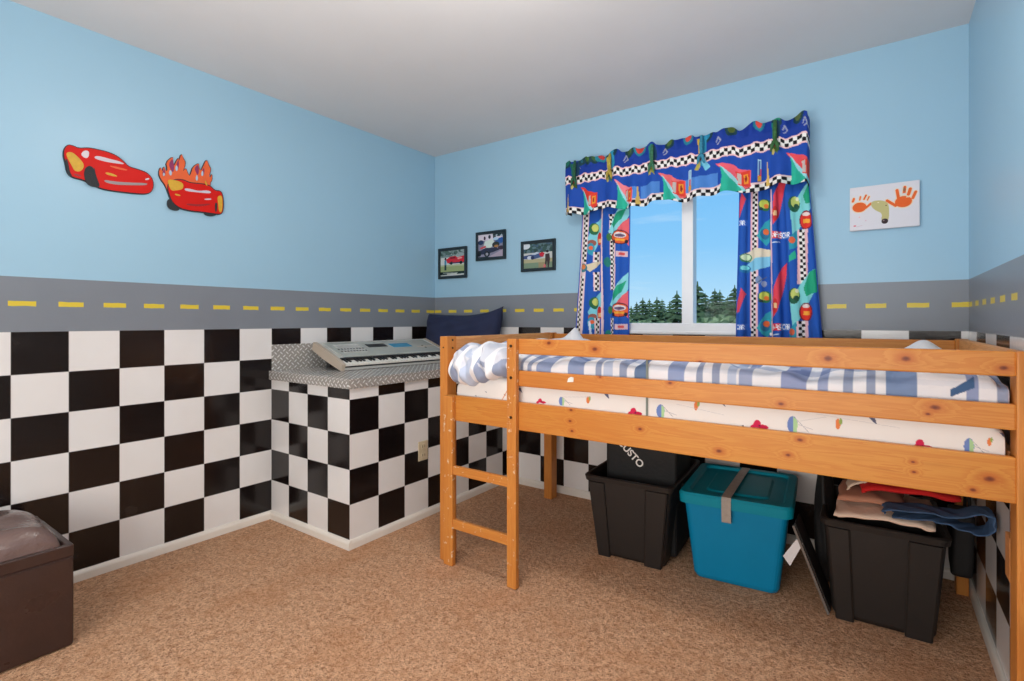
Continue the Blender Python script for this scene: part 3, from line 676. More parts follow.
# ------------------------------------------------------------------ electronic keyboard
def keyboard():
    F0 = Vector((-2.565, 1.755, .856)); ang = math.radians(5); tilt = math.radians(16.5); Lk, D, th = .85, .345, .052
    M = Matrix.Translation(F0) @ Matrix.Rotation(-ang, 4, 'Z') @ Matrix.Rotation(PI/2, 4, 'Z') @ Matrix.Rotation(tilt, 4, 'X')
    # local: x along length, y to the back, z up
    root = thing('electronic_keyboard', 'silver electronic keyboard with a blue display tilted up on the metal counter', 'keyboard', tuple(F0))
    M_SIL = plain('silver_plastic', (214, 212, 206), .28, metal=.2, var=.04); M_DK = plain('dark_grey_plastic', (44, 42, 42), .5); M_CAP = plain('beige_end_plastic', (196, 178, 160), .5, var=.03)
    M_KW = plain('ivory_key', (236, 230, 220), .3, var=.02); M_KB = plain('black_key', (16, 16, 18), .3); M_PAN = plain('grey_green_panel', (196, 198, 190), .22, metal=.1, var=.1, vscale=6)
    def prof(name, pts, x0, x1, m, bev=.0):
        bm = nb(); add_prism(bm, [M @ Vector((x0, y, z)) for y, z in pts], (M.to_3x3() @ Vector((x1-x0, 0, 0)))); return obj(name, bm, m, root)
    prof('body', [(0, 0), (0, .016), (.058, .022), (.062, .050), (D, .056), (D, .010), (.2, 0)], .022, Lk-.022, M_SIL)
    for x0, x1 in ((0, .022), (Lk-.022, Lk)): prof('end_cap', [(-.004, -.002), (-.006, .040), (.02, .046), (.12, .054), (D, .060), (D+.004, .01), (.2, -.002)], x0, x1, M_CAP, 0)
    prof('front_strip', [(-.002, .016), (-.002, .021), (.006, .022), (.006, .016)], .022, Lk-.022, M_DK)
    prof('key_slip', [(.056, .040), (.056, .053), (.064, .055), (.064, .04)], .022, Lk-.022, M_DK)
    nk = 36; kw = (Lk-.05)/nk
    for i in range(nk):
        bm = nb(); add_box(bm, (.025+i*kw, 0, .024), (.025+(i+1)*kw-.0012, .057, .040), .0015, 1, M=M); obj('white_key', bm, M_KW, root)
        if i % 7 in (0, 1, 3, 4, 5) and i < nk-1:
            bm = nb(); add_box(bm, (.025+(i+1)*kw-.006, .022, .038), (.025+(i+1)*kw+.006, .057, .047), .002, 1, M=M); obj('black_key', bm, M_KB, root)
    bm = nb(); add_box(bm, (.05, .076, .0505), (Lk-.05, D-.02, .058), .002, 1, M=M); obj('control_panel', bm, M_PAN, root)
    bm = nb(); add_box(bm, (.47, .19, .055), (.62, .26, .0605), .002, 1, M=M)
    obj('display', bm, plain('blue_display', (60, 150, 190), .2), root, label='light blue display window')
    bm = nb(); add_box(bm, (.30, .21, .055), (.44, .27, .060), .002, 1, M=M); obj('display_bezel', bm, M_DK, root)
    for i in range(10):
        for j in range(2):
            bm = nb(); x = .08+i*.02 if i < 9 else .7; add_box(bm, (x, .15+j*.04, .057), (x+.012, .165+j*.04, .0605), .002, 1, M=M); obj('button', bm, M_DK, root)
    for i in range(9):
        bm = nb(); x = .65+i*.016; add_box(bm, (x, .17, .057), (x+.009, .19, .0605), .002, 1, M=M); obj('button', bm, M_CAP, root)
    bm = nb(); add_box(bm, (.09, .14, .0565), (.25, .28, .059), .004, 1, M=M); obj('speaker_grille', bm, M_SIL, root)
    # legs that lift the back
    for x in (.10, Lk-.14):
        p = M @ Vector((x, D-.05, .004)); bm = nb(); add_box(bm, (p.x-.02, p.y-.025, .853), (p.x+.02, p.y+.03, p.z+.006), .003); obj('rear_foot', bm, M_DK, root)
keyboard()

# ------------------------------------------------------------------ navy pillow in the corner
def pillow(label, cen, w, h, t, rot, m, name='pillow', corner=None):
    n = 60; U, V = np.meshgrid(np.linspace(-1, 1, n), np.linspace(-1, 1, n), indexing='ij')
    e = np.clip((1-np.abs(U)**4)*(1-np.abs(V)**4), 0, 1)**.5
    pinch = 1-.06*(V**2)*(1-U**2)-0; pu = U*w/2*(1-.05*(1-V**2)*0-.06*(1-np.abs(V))*np.abs(U)**3); pv = V*h/2*(1-.10*(1-np.abs(U)**1.5)*np.abs(V)**3)
    wr = .006*np.sin(9*U+4*V)+.005*np.sin(13*V-6*U+1)
    if corner is not None: pv = pv+corner*np.clip(U, 0, 1)**3*np.clip(V, 0, 1)
    front = np.stack([pu, -t/2*e-wr*e, pv], -1); back = np.stack([pu, t/2*e, pv], -1)
    bm = nb()
    def sheet(P, flip):
        vs = [[bm.verts.new(P[i, j]) for j in range(n)] for i in range(n)]
        for i in range(n-1):
            for j in range(n-1):
                q = (vs[i][j], vs[i+1][j], vs[i+1][j+1], vs[i][j+1]); bm.faces.new(q if not flip else q[::-1])
    sheet(front, False); sheet(back, True)
    bmesh.ops.remove_doubles(bm, verts=bm.verts, dist=1e-5)
    M = Matrix.Translation(cen) @ rot.to_4x4(); bmesh.ops.transform(bm, matrix=M, verts=bm.verts)
    return bm
M_NAVY = plain('navy_cotton', (30, 38, 70), .85, var=.12, bump=.2, bscale=200)
bm = pillow('', Vector((-2.53, 2.712, 1.024)), .72, .345, .17, Matrix.Rotation(math.radians(-10), 3, 'X'), M_NAVY, corner=.05)
o = obj('pillow', bm, M_NAVY, None, True); tag(o, 'navy blue pillow standing in the corner behind the keyboard', 'pillow')

# outlet on the bulkhead
root = thing('wall_outlet', 'beige electrical outlet on the checkered bulkhead near the bed post', 'outlet', (BX, 2.043, .335))
M_BEI = plain('beige_plastic', (206, 190, 160), .4, var=.03)
obj('cover_plate', box((BX+.0005, 2.008, .334), (BX+.007, 2.078, .446), .003), M_BEI, root)
for z in (.365, .415):
    bm = nb(); add_box(bm, (BX+.006, 2.026, z-.016), (BX+.010, 2.060, z+.016), .004); obj('socket', bm, M_BEI, root)
    bm = nb()
    for dy in (-.008, .008): add_box(bm, (BX+.0095, 2.043+dy-.0015, z-.006), (BX+.0104, 2.043+dy+.0015, z+.008))
    obj('slot', bm, plain('dark_slot', (50, 40, 30), .6), root)
bm = nb(); add_tube(bm, [(BX+.006, 2.043, .39), (BX+.0095, 2.043, .39)], .004, 10); obj('screw', bm, M_BEI, root)

# ------------------------------------------------------------------ loft bed
def wood(name, axis='x', tone=(206, 136, 64), knots=(), dark=(186, 100, 36), flecks=False):
    n = NT(name); P = n.pos(); ai = 'xyz'.index(axis)
    sc = [26, 26, 26]; sc[ai] = 1.4
    dist = None
    for (kx, ky, kz, r) in knots:
        v = n.n('ShaderNodeVectorMath', operation='SUBTRACT'); n.t.links.new(P, v.inputs[0]); v.inputs[1].default_value = (kx, ky, kz)
        ms = [1/r, .25/r, 1/r]; ms[ai] = .62/r
        v2 = n.n('ShaderNodeVectorMath', operation='MULTIPLY'); n.t.links.new(v.outputs[0], v2.inputs[0]); v2.inputs[1].default_value = ms
        ln = n.n('ShaderNodeVectorMath', operation='LENGTH'); n.t.links.new(v2.outputs[0], ln.inputs[0])
        dist = ln.outputs['Value'] if dist is None else n.math('MINIMUM', dist, ln.outputs['Value'])
    g = n.noise(n.vmap(P, tuple(sc)), 1.0, 5, .6, .6)
    if dist is not None: g = n.math('ADD', g, n.math('MULTIPLY', n.ramp(dist, .8, 3.5, 1, 0), .22))
    ring = n.math('FRACT', n.math('MULTIPLY', g, 7.0)); ring = n.ramp(ring, .0, .9, 0, 1)
    lt = lin(*tone); dk = lin(*dark)
    c = n.mix(n.math('MULTIPLY', ring, .42), lt, dk)
    c = n.mix(n.ramp(n.noise(n.vmap(P, tuple(2.2 if i != ai else .5 for i in range(3))), 1.5, 2), .4, .7, 0, .35), c, dk)
    sc2 = [90, 90, 90]; sc2[ai] = 5
    c = n.mix(n.ramp(n.noise(n.vmap(P, tuple(sc2)), 1.0, 3), .6, .78, 0, .22), c, lin(150, 74, 24))
    if dist is not None:
        c = n.mix(n.ramp(dist, .55, 2.0, .6, 0), c, lin(176, 82, 26)); c = n.mix(n.ramp(n.math('ADD', dist, n.math('MULTIPLY', n.noise(P, 60, 2), .5)), .6, 1.05, .85, 0), c, lin(124, 52, 24)); c = n.mix(n.ramp(dist, .1, .45, .5, 0), c, lin(60, 24, 14))
    if flecks:
        f = n.noise(P, 42, 3, .6); c = n.mix(n.ramp(f, .63, .66, 0, .85), c, lin(226, 200, 170))
    n.base(c); n.rough(.42); n.p.inputs['Specular IOR Level'].default_value = .35; n.bump(g, .06, .003); return n.m
def kp(*a):
    out = []
    for px, py, r in a:
        q = on(px, py, y=1.735); out.append((q[0], q[1], q[2], r))
    return out
W_TOP = wood('pine_top_rail', 'x', knots=kp((549, 343, .011), (595, 349, .012), (828, 358.5, .012), (906, 358.5, .012), (1004, 368, .010), (700, 362, .007)))
W_MID = wood('pine_middle_rail', 'x', knots=kp((670, 383, .008), (781, 404, .009), (935, 407.5, .011), (928, 414, .006), (600, 377, .006)))
W_LOW = wood('pine_side_board', 'x', (207, 140, 62), knots=kp((571, 410, .007), (570, 421, .007), (572, 431, .007), (719, 451, .010), (788, 455, .008), (640, 429, .008), (990, 479, .012), (913, 462, .005), (914, 472, .005), (973, 490, .007), (800, 440, .008)))
W_X, W_Y, W_Z = wood('pine_back_board', 'x'), wood('pine_end_board', 'y', (236, 172, 108)), wood('pine_post', 'z')
W_LAD = wood('pine_ladder', 'z', flecks=True, knots=kp((443, 470, .006), (515, 455, .006), (443, 515, .005))); W_RUNG = wood('pine_rung', 'x', flecks=True)
M_BOLT = plain('dark_bolt', (70, 50, 30), .4, metal=.6)
bed = thing('loft_bed', 'orange pine low loft bed with ladder along the back wall', 'bed', (-.74, 2.25, 0))
YR0, YR1 = 1.735, 1.757
XE = .2995
obj('post', box((-1.756, 1.735, 0), (-1.709, 1.800, 1.068), .004), W_Z, bed)
obj('post', box((-1.80, 2.70, 0), (-1.742, 2.765, 1.066), .004), W_Z, bed)
obj('post', box((.2945, 1.728, 0), (.3155, 1.81, 1.066), .004), W_Z, bed)
obj('post', box((.272, 2.70, 0), (.3135, 2.765, 1.066), .004), W_Z, bed)
obj('top_rail', box((-1.325, YR0, 1.000), (XE-.004, YR1, 1.0655), .005), W_TOP, bed)
obj('middle_rail', box((-1.325, YR0, .862), (XE-.004, YR1, .929), .005), W_MID, bed)
obj('side_board', box((-1.7085, YR0, .674), (XE-.004, YR1, .793), .004), W_LOW, bed)
obj('back_top_rail', box((-1.741, 2.73, .997), (.273, 2.752, 1.060), .005), W_X, bed)
obj('back_side_board', box((-1.741, 2.73, .674), (.273, 2.752, .793), .004), W_X, bed)
bm = beam((-1.722, 1.80, 1.033), (-1.760, 2.70, 1.033), .022, .066, .004); obj('end_rail', bm, W_Y, bed)
bm = beam((-1.722, 1.80, .734), (-1.760, 2.70, .734), .022, .118, .004); obj('end_board', bm, W_Y, bed)
bm = beam((.300, 1.81, 1.033), (.293, 2.70, 1.033), .024, .066, .004); obj('end_rail', bm, W_Y, bed)
bm = beam((.300, 1.81, .734), (.293, 2.70, .734), .022, .118, .004); obj('end_board', bm, W_Y, bed)
for k in range(12):
    x = -1.60+k*.155; obj('slat', box((x, 1.757, .676), (x+.075, 2.730, .694), .002), W_Y, bed)
lad = obj('ladder_stile', box((-1.333, 1.711, 0), (-1.284, YR0, 1.066), .004), W_LAD, bed)
obj('ladder_stile', box((-1.7085, 1.711, 0), (-1.652, YR0-.0005, .791), .004), W_LAD, bed)
obj('ladder_rung', box((-1.652, 1.714, .427), (-1.333, 1.734, .468), .004), W_RUNG, bed)
obj('ladder_rung', box((-1.652, 1.714, .176), (-1.333, 1.734, .219), .004), W_RUNG, bed)
obj('bracket', box((.294, 1.81, .44), (.3155, 1.87, .56), .003), W_Y, bed)
bm = nb(); bolts = nb()
for z in (1.035, .73, .90):
    add_tube(bolts, [(-1.309, 1.7115, z), (-1.309, 1.708, z)], .0065, 10)
for y, z in ((1.772, 1.05), (1.772, 1.012)): add_tube(bolts, [(-1.7095, y, z), (-1.7065, y, z)], .005, 10)
add_tube(bolts, [(-1.732, 1.7355, 1.015), (-1.732, 1.733, 1.015)], .004, 10)
obj('bolt', bolts, M_BOLT, bed); bm.free()
bm = nb(); q = [on(x, y, y=YR0-.0005) for x, y in ((567.2, 382.2), (568.4, 378.2), (571, 376.8), (573.6, 377.6), (573.4, 382))]
add_prism(bm, q, (0, -.0008, 0)); obj('sticker_scrap', bm, plain('torn_white_sticker', (232, 226, 216), .6), bed, label='torn scrap of white sticker on the middle rail')

# ------------------------------------------------------------------ mattress
def sweep_thing(name, label, cat, xs, prof_fn, nt, color_fn, mat):
    """closed cross sections (y,z) swept along x"""
    P = np.zeros((len(xs), nt, 3)); tt = np.linspace(0, 1, nt, endpoint=False)
    for i, x in enumerate(xs):
        y, z = prof_fn(x, tt, i/(len(xs)-1)); P[i, :, 0] = x; P[i, :, 1] = y; P[i, :, 2] = z
    C = color_fn(P, tt)
    o = grid_obj(name, P, C, mat, None, closed_u=True, caps=True); tag(o, label, cat); return o
def resample(y, z, nt, front=1.93, wt=7.0):
    """even spacing round a loop, finer on the visible front"""
    y2 = np.append(y, y[0]); z2 = np.append(z, z[0]); d = np.hypot(np.diff(y2), np.diff(z2))*np.where(y < front, wt, 1.0)
    c = np.concatenate([[0], np.cumsum(d)]); q = np.linspace(0, c[-1], nt, endpoint=False)
    return np.interp(q, c, y2), np.interp(q, c, z2)
TD = np.linspace(0, 1, 3000, endpoint=False)
def sell(t, yc, zc, a, b, e1=.28, e2=.5):
    c, s = np.cos(2*PI*t), np.sin(2*PI*t)
    return yc+a*np.sign(c)*np.abs(c)**e1, zc+b*np.sign(s)*np.abs(s)**e2
M_SHEET = painted('printed_sheet', .85, .15, 350)
def matt_prof(x, t, f):
    k = min(1, min(f, 1-f)*40+.35)**.5
    y0, y1, z0, z1 = 1.762, 2.722, .6955, .890
    return sell(t, (y0+y1)/2, (z0+z1)/2, (y1-y0)/2*(1 if k >= 1 else .985+.015*k), (z1-z0)/2*k, .10, .35)
def matt_col(P, t):
    X, Z = P[..., 0], P[..., 2]; tt = X*RT[0]+1.762*RT[1]; d = X*FW[0]+1.762*FW[1]
    PX = CXP+FOC*tt/d; PY = CYP-FOC*(Z-CAMH)/d
    p = Paint(PX, PY, (234, 226, 220)); front = P[..., 1] < 1.9
    def red(x, y, s):
        p.ell(x-.3*s, y-.1*s, .55*s, .62*s, (206, 36, 78), .3); p.ell(x-.9*s, y+.35*s, .5*s, .36*s, (206, 36, 78), -.5); p.ell(x+.6*s, y+.38*s, .85*s, .36*s, (196, 30, 70), .15); p.ell(x+.1*s, y+.2*s, .14*s, .14*s, (70, 30, 70))
    def sail(x, y, s):
        p.ell(x, y, .62*s, s, (112, 134, 190)); p.poly([(x+.1*s, y-.95*s), (x+.5*s, y-.6*s), (x+.62*s, y), (x+.5*s, y+1.0*s), (x+.1*s, y+1.0*s)], (172, 206, 152)); p.line([(x+.5*s, y-.6*s), (x+1.9*s, y+.9*s)], .5, (160, 160, 165)); p.line([(x+.7*s, y), (x+2.4*s, y+.6*s)], .5, (185, 180, 185))
    def carrot(x, y, s): p.ell(x, y, .42*s, .9*s, (226, 128, 72)); p.ell(x+.45*s, y-.4*s, .25*s, .55*s, (150, 170, 90))
    def leaf(x, y, s): p.poly([(x-s, y-s*.7), (x+.2*s, y-s*.5), (x+.6*s, y+.8*s), (x-.1*s, y+.2*s)], (92, 96, 122))
    for a in ((541, 401, 3.5), (634.8, 411.5, 5.2), (759, 424.5, 6.5), (922, 445, 8)): red(*a)
    for a in ((561.6, 401, 4.4), (660.5, 411, 6.6), (792.5, 424.5, 8.4), (969, 446.5, 8.4)): sail(*a)
    for a in ((588, 400, 4), (696, 406, 5), (838, 424, 6), (989.5, 442, 5)): carrot(*a)
    for a in ((520, 390, 4), (607, 396, 4), (723, 404, 4), (874, 421, 5.5), (1004, 436, 4), (486, 392, 1.2), (476, 396, 1.0), (505, 395, 1.4)): leaf(*a)
    p.line([(502, 400), (507, 391)], .7, (214, 130, 70)); p.line([(560, 397), (590, 397)], .35, (196, 190, 190)); p.line([(676, 404), (724, 415)], .4, (206, 200, 200))
    p.line([(816, 414), (900, 428)], .5, (212, 206, 204)); p.line([(800, 421), (826, 417)], .5, (205, 200, 196)); p.ell(743, 426, 1, .7, (70, 40, 50))
    C = p.C; C[~front] = L3((234, 226, 220)); return C
xs = np.concatenate([np.linspace(-1.672, -1.655, 5), np.linspace(-1.650, .266, 900), np.linspace(.269, .278, 5)])
t_dense = None
def dense(fn, nt):
    """sampling that puts most of the loop on the front (y-) side"""
    return fn
def matt_prof2(x, t, f):
    # remap so that half the samples fall on the visible front face
    y, z = matt_prof(x, TD, f)
    return resample(y, z, len(t), 1.80, 26)
sweep_thing('mattress', 'mattress in a white printed sheet on the loft bed', 'mattress', xs, matt_prof2, 190, matt_col, M_SHEET)

# ------------------------------------------------------------------ plaid duvet
M_DUV = painted('plaid_cotton', .85, .2, 300)
def ss(x, a, b): q = np.clip((x-a)/(b-a), 0, 1); return q*q*(3-2*q)
def duv_prof(x, t, f):
    hump = 1-float(ss(x, -1.36, -1.30)); endl = float(ss(x, -1.726, -1.665)); endr = float(1-ss(x, .250, .286))
    k = (max(.35, endl)*max(.45, endr))**.5
    zt = .988+.010*math.sin(x*7)+.035*hump*(.5+.5*math.sin((x+1.72)*7.5)); zb = .893
    zt -= .075*(1-endl)*hump
    y0 = 1.766+.004*math.sin(x*13)
    y, z = sell(TD, (y0+2.70)/2, (zt+zb)/2, (2.70-y0)/2, (zt-zb)/2*k, .16, .62)
    y, z = resample(y, z, len(t), 1.85, 12)
    # wrinkles along the front and top
    fr = 1-ss(y, 1.77, 1.95)
    z = z+(.006*np.sin(x*31+y*9)+.005*np.sin(x*53-y*14+2)+.008*np.sin(x*11+y*21))*ss(z, .93, .97)
    # a tuft standing up at the back, another near the right end
    z = z+.080*np.exp(-np.abs((x+1.45)/.045)**1.5-((y-2.5)/.05)**2)*(z > .93)+.062*np.exp(-((x-.125)/.09)**2-((y-2.35)/.16)**2)*(z > .93)
    if hump > 0:
        w = hump*fr
        zbot = np.interp(x, [-1.714, -1.68, -1.568, -1.433, -1.332], [.885, .842, .826, .872, .905])
        mid = (z-zb)/(zt-zb)
        drop = (zb-zbot)
        z = z-drop*w*np.clip(1-mid, 0, 1)
        y = y-w*(.058*float(ss(x, -1.730, -1.64)*(1-ss(x, -1.42, -1.345)))*np.sin(np.clip(mid*.8+.2, 0, 1)*PI)**.7+.004)
        y = y-w*(.010*np.sin(x*75+z*30)+.008*np.sin(x*48-z*70+1)+.005*np.sin(x*130+z*50))*np.clip(mid+.3, 0, 1)
        z = z+w*(.010*np.sin(x*60+y*20)*np.clip(mid, 0, 1)+.006*np.sin(x*110)*np.clip(1-mid, 0, 1))
    return y, z
def duv_col(P, t):
    X, Y, Z = P[..., 0], P[..., 1], P[..., 2]
    W, G, B2 = (238, 234, 236), (152, 160, 184), (192, 200, 220)
    p = Paint(X, Z, W)
    tt = X*RT[0]+1.765*RT[1]; d = X*FW[0]+1.765*FW[1]; PX = CXP+FOC*tt/d
    # stripes across the bed
    strp = [(440, 452, (176, 190, 214)), (458, 466, G), (470, 480, B2), (484, 494, G), (500, 509, G), (519, 522.5, G), (527, 531, G), (536, 551, (152, 162, 192)), (568, 584, (146, 158, 190)), (595, 601, G), (603, 612, B2), (619, 626, G), (634, 647, (108, 128, 160)), (668, 684, (150, 162, 196)),
            (696, 703, G), (712, 719, G), (727, 736, B2), (738, 752, (162, 170, 198)), (781, 806, (150, 158, 192)), (818, 828, (158, 166, 196)), (843, 853, G), (866, 876, G), (886, 917, (128, 146, 180)), (967, 979, (150, 160, 194)), (997, 1009, G)]
    for a, b, c in strp: p.put((PX > a) & (PX < b), c)
    # cross stripes along the bed on the top, printed where the cloth lies flat
    C = p.C
    for a, b in ((1.84, 1.90), (1.96, 2.06), (2.14, 2.18), (2.26, 2.38), (2.46, 2.5), (2.58, 2.66)):
        m = (Y > a) & (Y < b) & (Z > .93); C[m] = C[m]*(L3(G)/L3(W))**.55
    m = (Z > 1.005) & (Y > 2.1); C[m] = L3((236, 232, 232))
    m = (X < -1.30) & (Y < 1.95) & (Z > .945+.03*np.sin(X*40)) & (np.sin(X*23+Z*60) > -.75); C[m] = C[m]*.35+L3((236, 234, 238))*.65
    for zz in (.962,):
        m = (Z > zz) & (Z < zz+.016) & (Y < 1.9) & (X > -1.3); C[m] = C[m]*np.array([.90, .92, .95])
    # turned-back corner showing the blue lining
    m = (PX > 950) & (PX < 975) & (Y < 1.9) & (Z > .915+(PX-935)*.0012) & (Z < .945+(PX-945)*.0016); C[m] = L3((70, 100, 140))
    m = (Y < 1.9) & (PX > 1009); C[m] = L3((238, 220, 216))
    return C
xs = np.concatenate([np.linspace(-1.726, -1.30, 170), np.linspace(-1.297, .286, 560)])
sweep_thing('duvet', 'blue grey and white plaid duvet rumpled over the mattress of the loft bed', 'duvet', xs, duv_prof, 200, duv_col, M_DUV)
# hanging strap between the rails
bm = nb(); xk = float(on(647, 380, y=1.76)[0])
add_beam(bm, (xk, 1.7605, 1.00), (xk, 1.7590, .79), .0016, .0085, .0004, up=(1, 0, 0))
o = obj('hanging_strap', bm, plain('grey_green_strap', (128, 134, 126), .8)); tag(o, 'thin grey strap hanging down behind the rails of the loft bed', 'strap')

# ------------------------------------------------------------------ storage totes
def tote(name, label, cat, fl, fr, depth, h, m, flare=.045, flared=.05, rib=True, lip=.026, rm=None):
    """fl, fr: front left and right bottom corners on the floor"""
    fl, fr = Vector((*fl, 0)), Vector((*fr, 0)); ax = (fr-fl).normalized(); wd = (fr-fl).length; by = Vector((-ax.y, ax.x, 0))
    cen = (fl+fr)/2+by*depth/2
    M = Matrix.Translation(cen) @ Matrix((ax, by, Vector((0, 0, 1)))).transposed().to_4x4()
    root = thing(name, label, cat, tuple(cen))
    r = .032; bot = rrect(wd, depth, r)
    def recess(pts, amt):
        out = []
        for x, y in pts: out.append((x, y))
        return out
    def ring(z, g, rr=r): 
        f = z/h; return [M @ Vector((x, y, z)) for x, y in rrect(wd+2*(flare*f+g), depth+2*(flared*f+g), rr)]
    bm = nb(); t = .005
    rings = [ring(.006, -.012), ring(.0, -.004) if False else ring(.004, -.006), ring(.02, 0)]+[ring(h*k, 0) for k in (.35, .7)]+[ring(h-lip, 0), ring(h-lip, .010), ring(h-.004, .012), ring(h, .008), ring(h, -.004), ring(h-.02, -.008), ring(h*.5, -.008), ring(.02, -.010)]
    add_loft(bm, rings)
    obj('tub', bm, m, root, False)
    if rib:
        for x0, x1 in ((-wd/2, -wd/2+.085), (wd/2-.105, wd/2)):
            bm = nb(); R2 = []
            for z in (.0, h-lip-.004):
                f = z/h; k = 1+2*flare*f/wd; yy = -depth/2-flared*f
                R2.append([M @ Vector(p) for p in ((x0*k+.012, yy+.01, z), (x0*k+.012, yy-.008, z), (x0*k+.018, yy-.012, z), (x1*k-.018, yy-.012, z), (x1*k-.012, yy-.008, z), (x1*k-.012, yy+.01, z))])
            add_loft(bm, R2); bmesh.ops.recalc_face_normals(bm, faces=bm.faces); obj('corner_rib', bm, m, root)
    for sx in (-1, 1):
        bm = nb(); xh = sx*(wd/2+flare*.86)
        add_box(bm, (xh-.012 if sx < 0 else xh, -.075, h-.075), (xh if sx < 0 else xh+.012, .075, h-.030), .005, M=M); obj('handle', bm, m, root)
    return root, M, wd, depth, h, flare, flared
M_BIN = plain('black_bin_plastic', (33, 28, 26), .5, var=.12, bump=.05, bscale=90)
tote('storage_tote', 'open black plastic tote under the bed, leftmost of the three', 'storage bin', (-1.157, 2.205), (-.821, 2.226), .46, .392, M_BIN, .042, .035)
M_TEAL = plain('teal_bin_plastic', (0, 128, 172), .45, var=.04, spec=.25); M_LID = plain('teal_lid_plastic', (0, 136, 158), .45, var=.05, spec=.25)
t2, M2, wd, dp, h, fl_, fd_ = tote('storage_tote', 'teal plastic tote with a lid taped shut, middle one under the bed', 'storage bin', (-.690, 2.240), (-.345, 2.270), .42, .362, M_TEAL, .040, .030, False)
def lidring(z, g, r=.035): return [M2 @ Vector((x, y, z)) for x, y in rrect(wd+2*(fl_+g), dp+2*(fd_+g), r)]
bm = nb(); add_loft(bm, [lidring(h-.022, .016), lidring(h+.016, .018), lidring(h+.026, .012), lidring(h+.026, -.018), lidring(h+.014, -.026), lidring(h+.014, -.08), lidring(h+.020, -.09), lidring(h+.020, -.15)], True, True); obj('lid', bm, M_LID, t2)
M_TAPE = plain('grey_tape', (170, 158, 148), .4, var=.15, vscale=40)
bm = nb(); yf = -dp/2-fd_-.020
pts = [(yf+.004, h-.078), (yf-.002, h-.022), (yf-.0025, h+.016), (yf+.004, h+.0285), (yf+.035, h+.0295), (.0, h+.0295), (.2, h+.0295), (dp/2+fd_-.0, h+.0295)]
tx = lambda y: -.026+.045*max(0, (y+.2))
by2 = (M2.to_3x3() @ Vector((0, 1, 0)))
tp = [(M2 @ Vector((tx(y)-.019, y, z)), M2 @ Vector((tx(y)+.019, y, z))) for y, z in pts]
up_ = Vector((0, 0, .0015))-by2*.0012
add_loft(bm, [[a, b, b+up_, a+up_] for a, b in tp]); bmesh.ops.recalc_face_normals(bm, faces=bm.faces)
obj('tape', bm, M_TAPE, t2, label='strip of grey packing tape over the lid')
tote('storage_tote', 'black plastic tote heaped with folded clothes, rightmost under the bed', 'storage bin', (-.150, 2.240), (.173, 2.249), .40, .385, M_BIN, .030, .030)

# black case with white lettering standing in the left tote
M_CASE = plain('black_bag_cloth', (16, 14, 15), .7, var=.2, bump=.2)
root = thing('black_case', 'black case with white lettering standing inside the leftmost tote', 'case', (-.98, 2.44, .016))
Mc = Matrix.Translation((-.985, 2.452, .016)) @ Matrix.Rotation(math.radians(4), 4, 'Z')
bm = nb(); add_box(bm, (-.180, -.14, 0), (.180, .14, .60), .02, 3, M=Mc); obj('case_body', bm, M_CASE, root)
txt = bpy.data.curves.new('lettering', 'FONT'); txt.body = 'CUSTO'; txt.size = .050; txt.align_x = 'CENTER'; txt.extrude = .0008; txt.offset = .0011
tob = bpy.data.objects.new('lettering_source', txt); COL.objects.link(tob)
dg = bpy.context.evaluated_depsgraph_get(); me = bpy.data.meshes.new_from_object(tob.evaluated_get(dg)); bpy.data.objects.remove(tob)
bm = nb(); bm.from_mesh(me); bpy.data.meshes.remove(me)
LQ = on(631, 452.5, y=2.311)
LET = Matrix.Translation((LQ[0]-.012, 2.3085, LQ[2]-.014)) @ Matrix.Rotation(math.radians(4), 4, 'Z') @ Matrix.Rotation(PI/2, 4, 'X') @ Matrix.Rotation(math.radians(-44), 4, 'Z')
bmesh.ops.transform(bm, matrix=LET, verts=bm.verts)
obj('lettering', bm, plain('white_lettering', (238, 234, 230), .6), root, label='white lettering')

# ------------------------------------------------------------------ things heaped on the right tote
def folded(name, label, cat, path, w, th, m, y0, yskew=0.0, n=26):
    """a folded cloth: a closed ribbon outline in x-z swept along y with softened edges"""
    P = [Vector((p[0], 0, p[1])) for p in path]
    bm = nb(); rings = []
    for k in range(n):
        f = k/(n-1); e = math.sin(PI*min(1, max(0, f)))**.25 if 0 < f < 1 else .25
        y = y0+w*f
        L, R = [], []
        for i, p in enumerate(P):
            d = (P[min(i+1, len(P)-1)]-P[max(i-1, 0)]).normalized(); nrm = Vector((-d.z, 0, d.x))
            wob = .004*math.sin(9*f+i*1.3)
            tt = th/2*(e if 0 < i < len(P)-1 else e*.55)
            c = Vector((p.x+yskew*f+wob, y, p.z+wob*.6)); L.append(c+nrm*tt); R.append(c-nrm*tt)
        rings.append(L+R[::-1])
    add_loft(bm, rings); bmesh.ops.recalc_face_normals(bm, faces=bm.faces)
    o = obj(name, bm, m, None, True); tag(o, label, cat); return o
def curve(pts, n=5):
    out = []
    for i in range(len(pts)-1):
        p0, p1, p2, p3 = [np.array(pts[max(0, min(len(pts)-1, i+k))], float) for k in (-1, 0, 1, 2)]
        for j in range(n):
            t = j/n; out.append(tuple(.5*((2*p1)+(-p0+p2)*t+(2*p0-5*p1+4*p2-p3)*t*t+(-p0+3*p1-3*p2+p3)*t**3)))
    out.append(tuple(pts[-1])); return out
hx = lambda px, py, y=2.2: (float(on(px, py, y=y)[0]), float(on(px, py, y=y)[2]))
M_BEIGE = plain('beige_cloth', (238, 208, 186), .9, bump=.3); M_CREAM = plain('cream_cloth', (226, 206, 184), .9, bump=.3); M_REDC = plain('red_cloth', (196, 18, 18), .85, bump=.2); M_DENIM = plain('blue_denim', (70, 100, 138), .85, var=.2, bump=.4, bscale=250)
M_TAN = plain('tan_cloth', (186, 130, 104), .9)
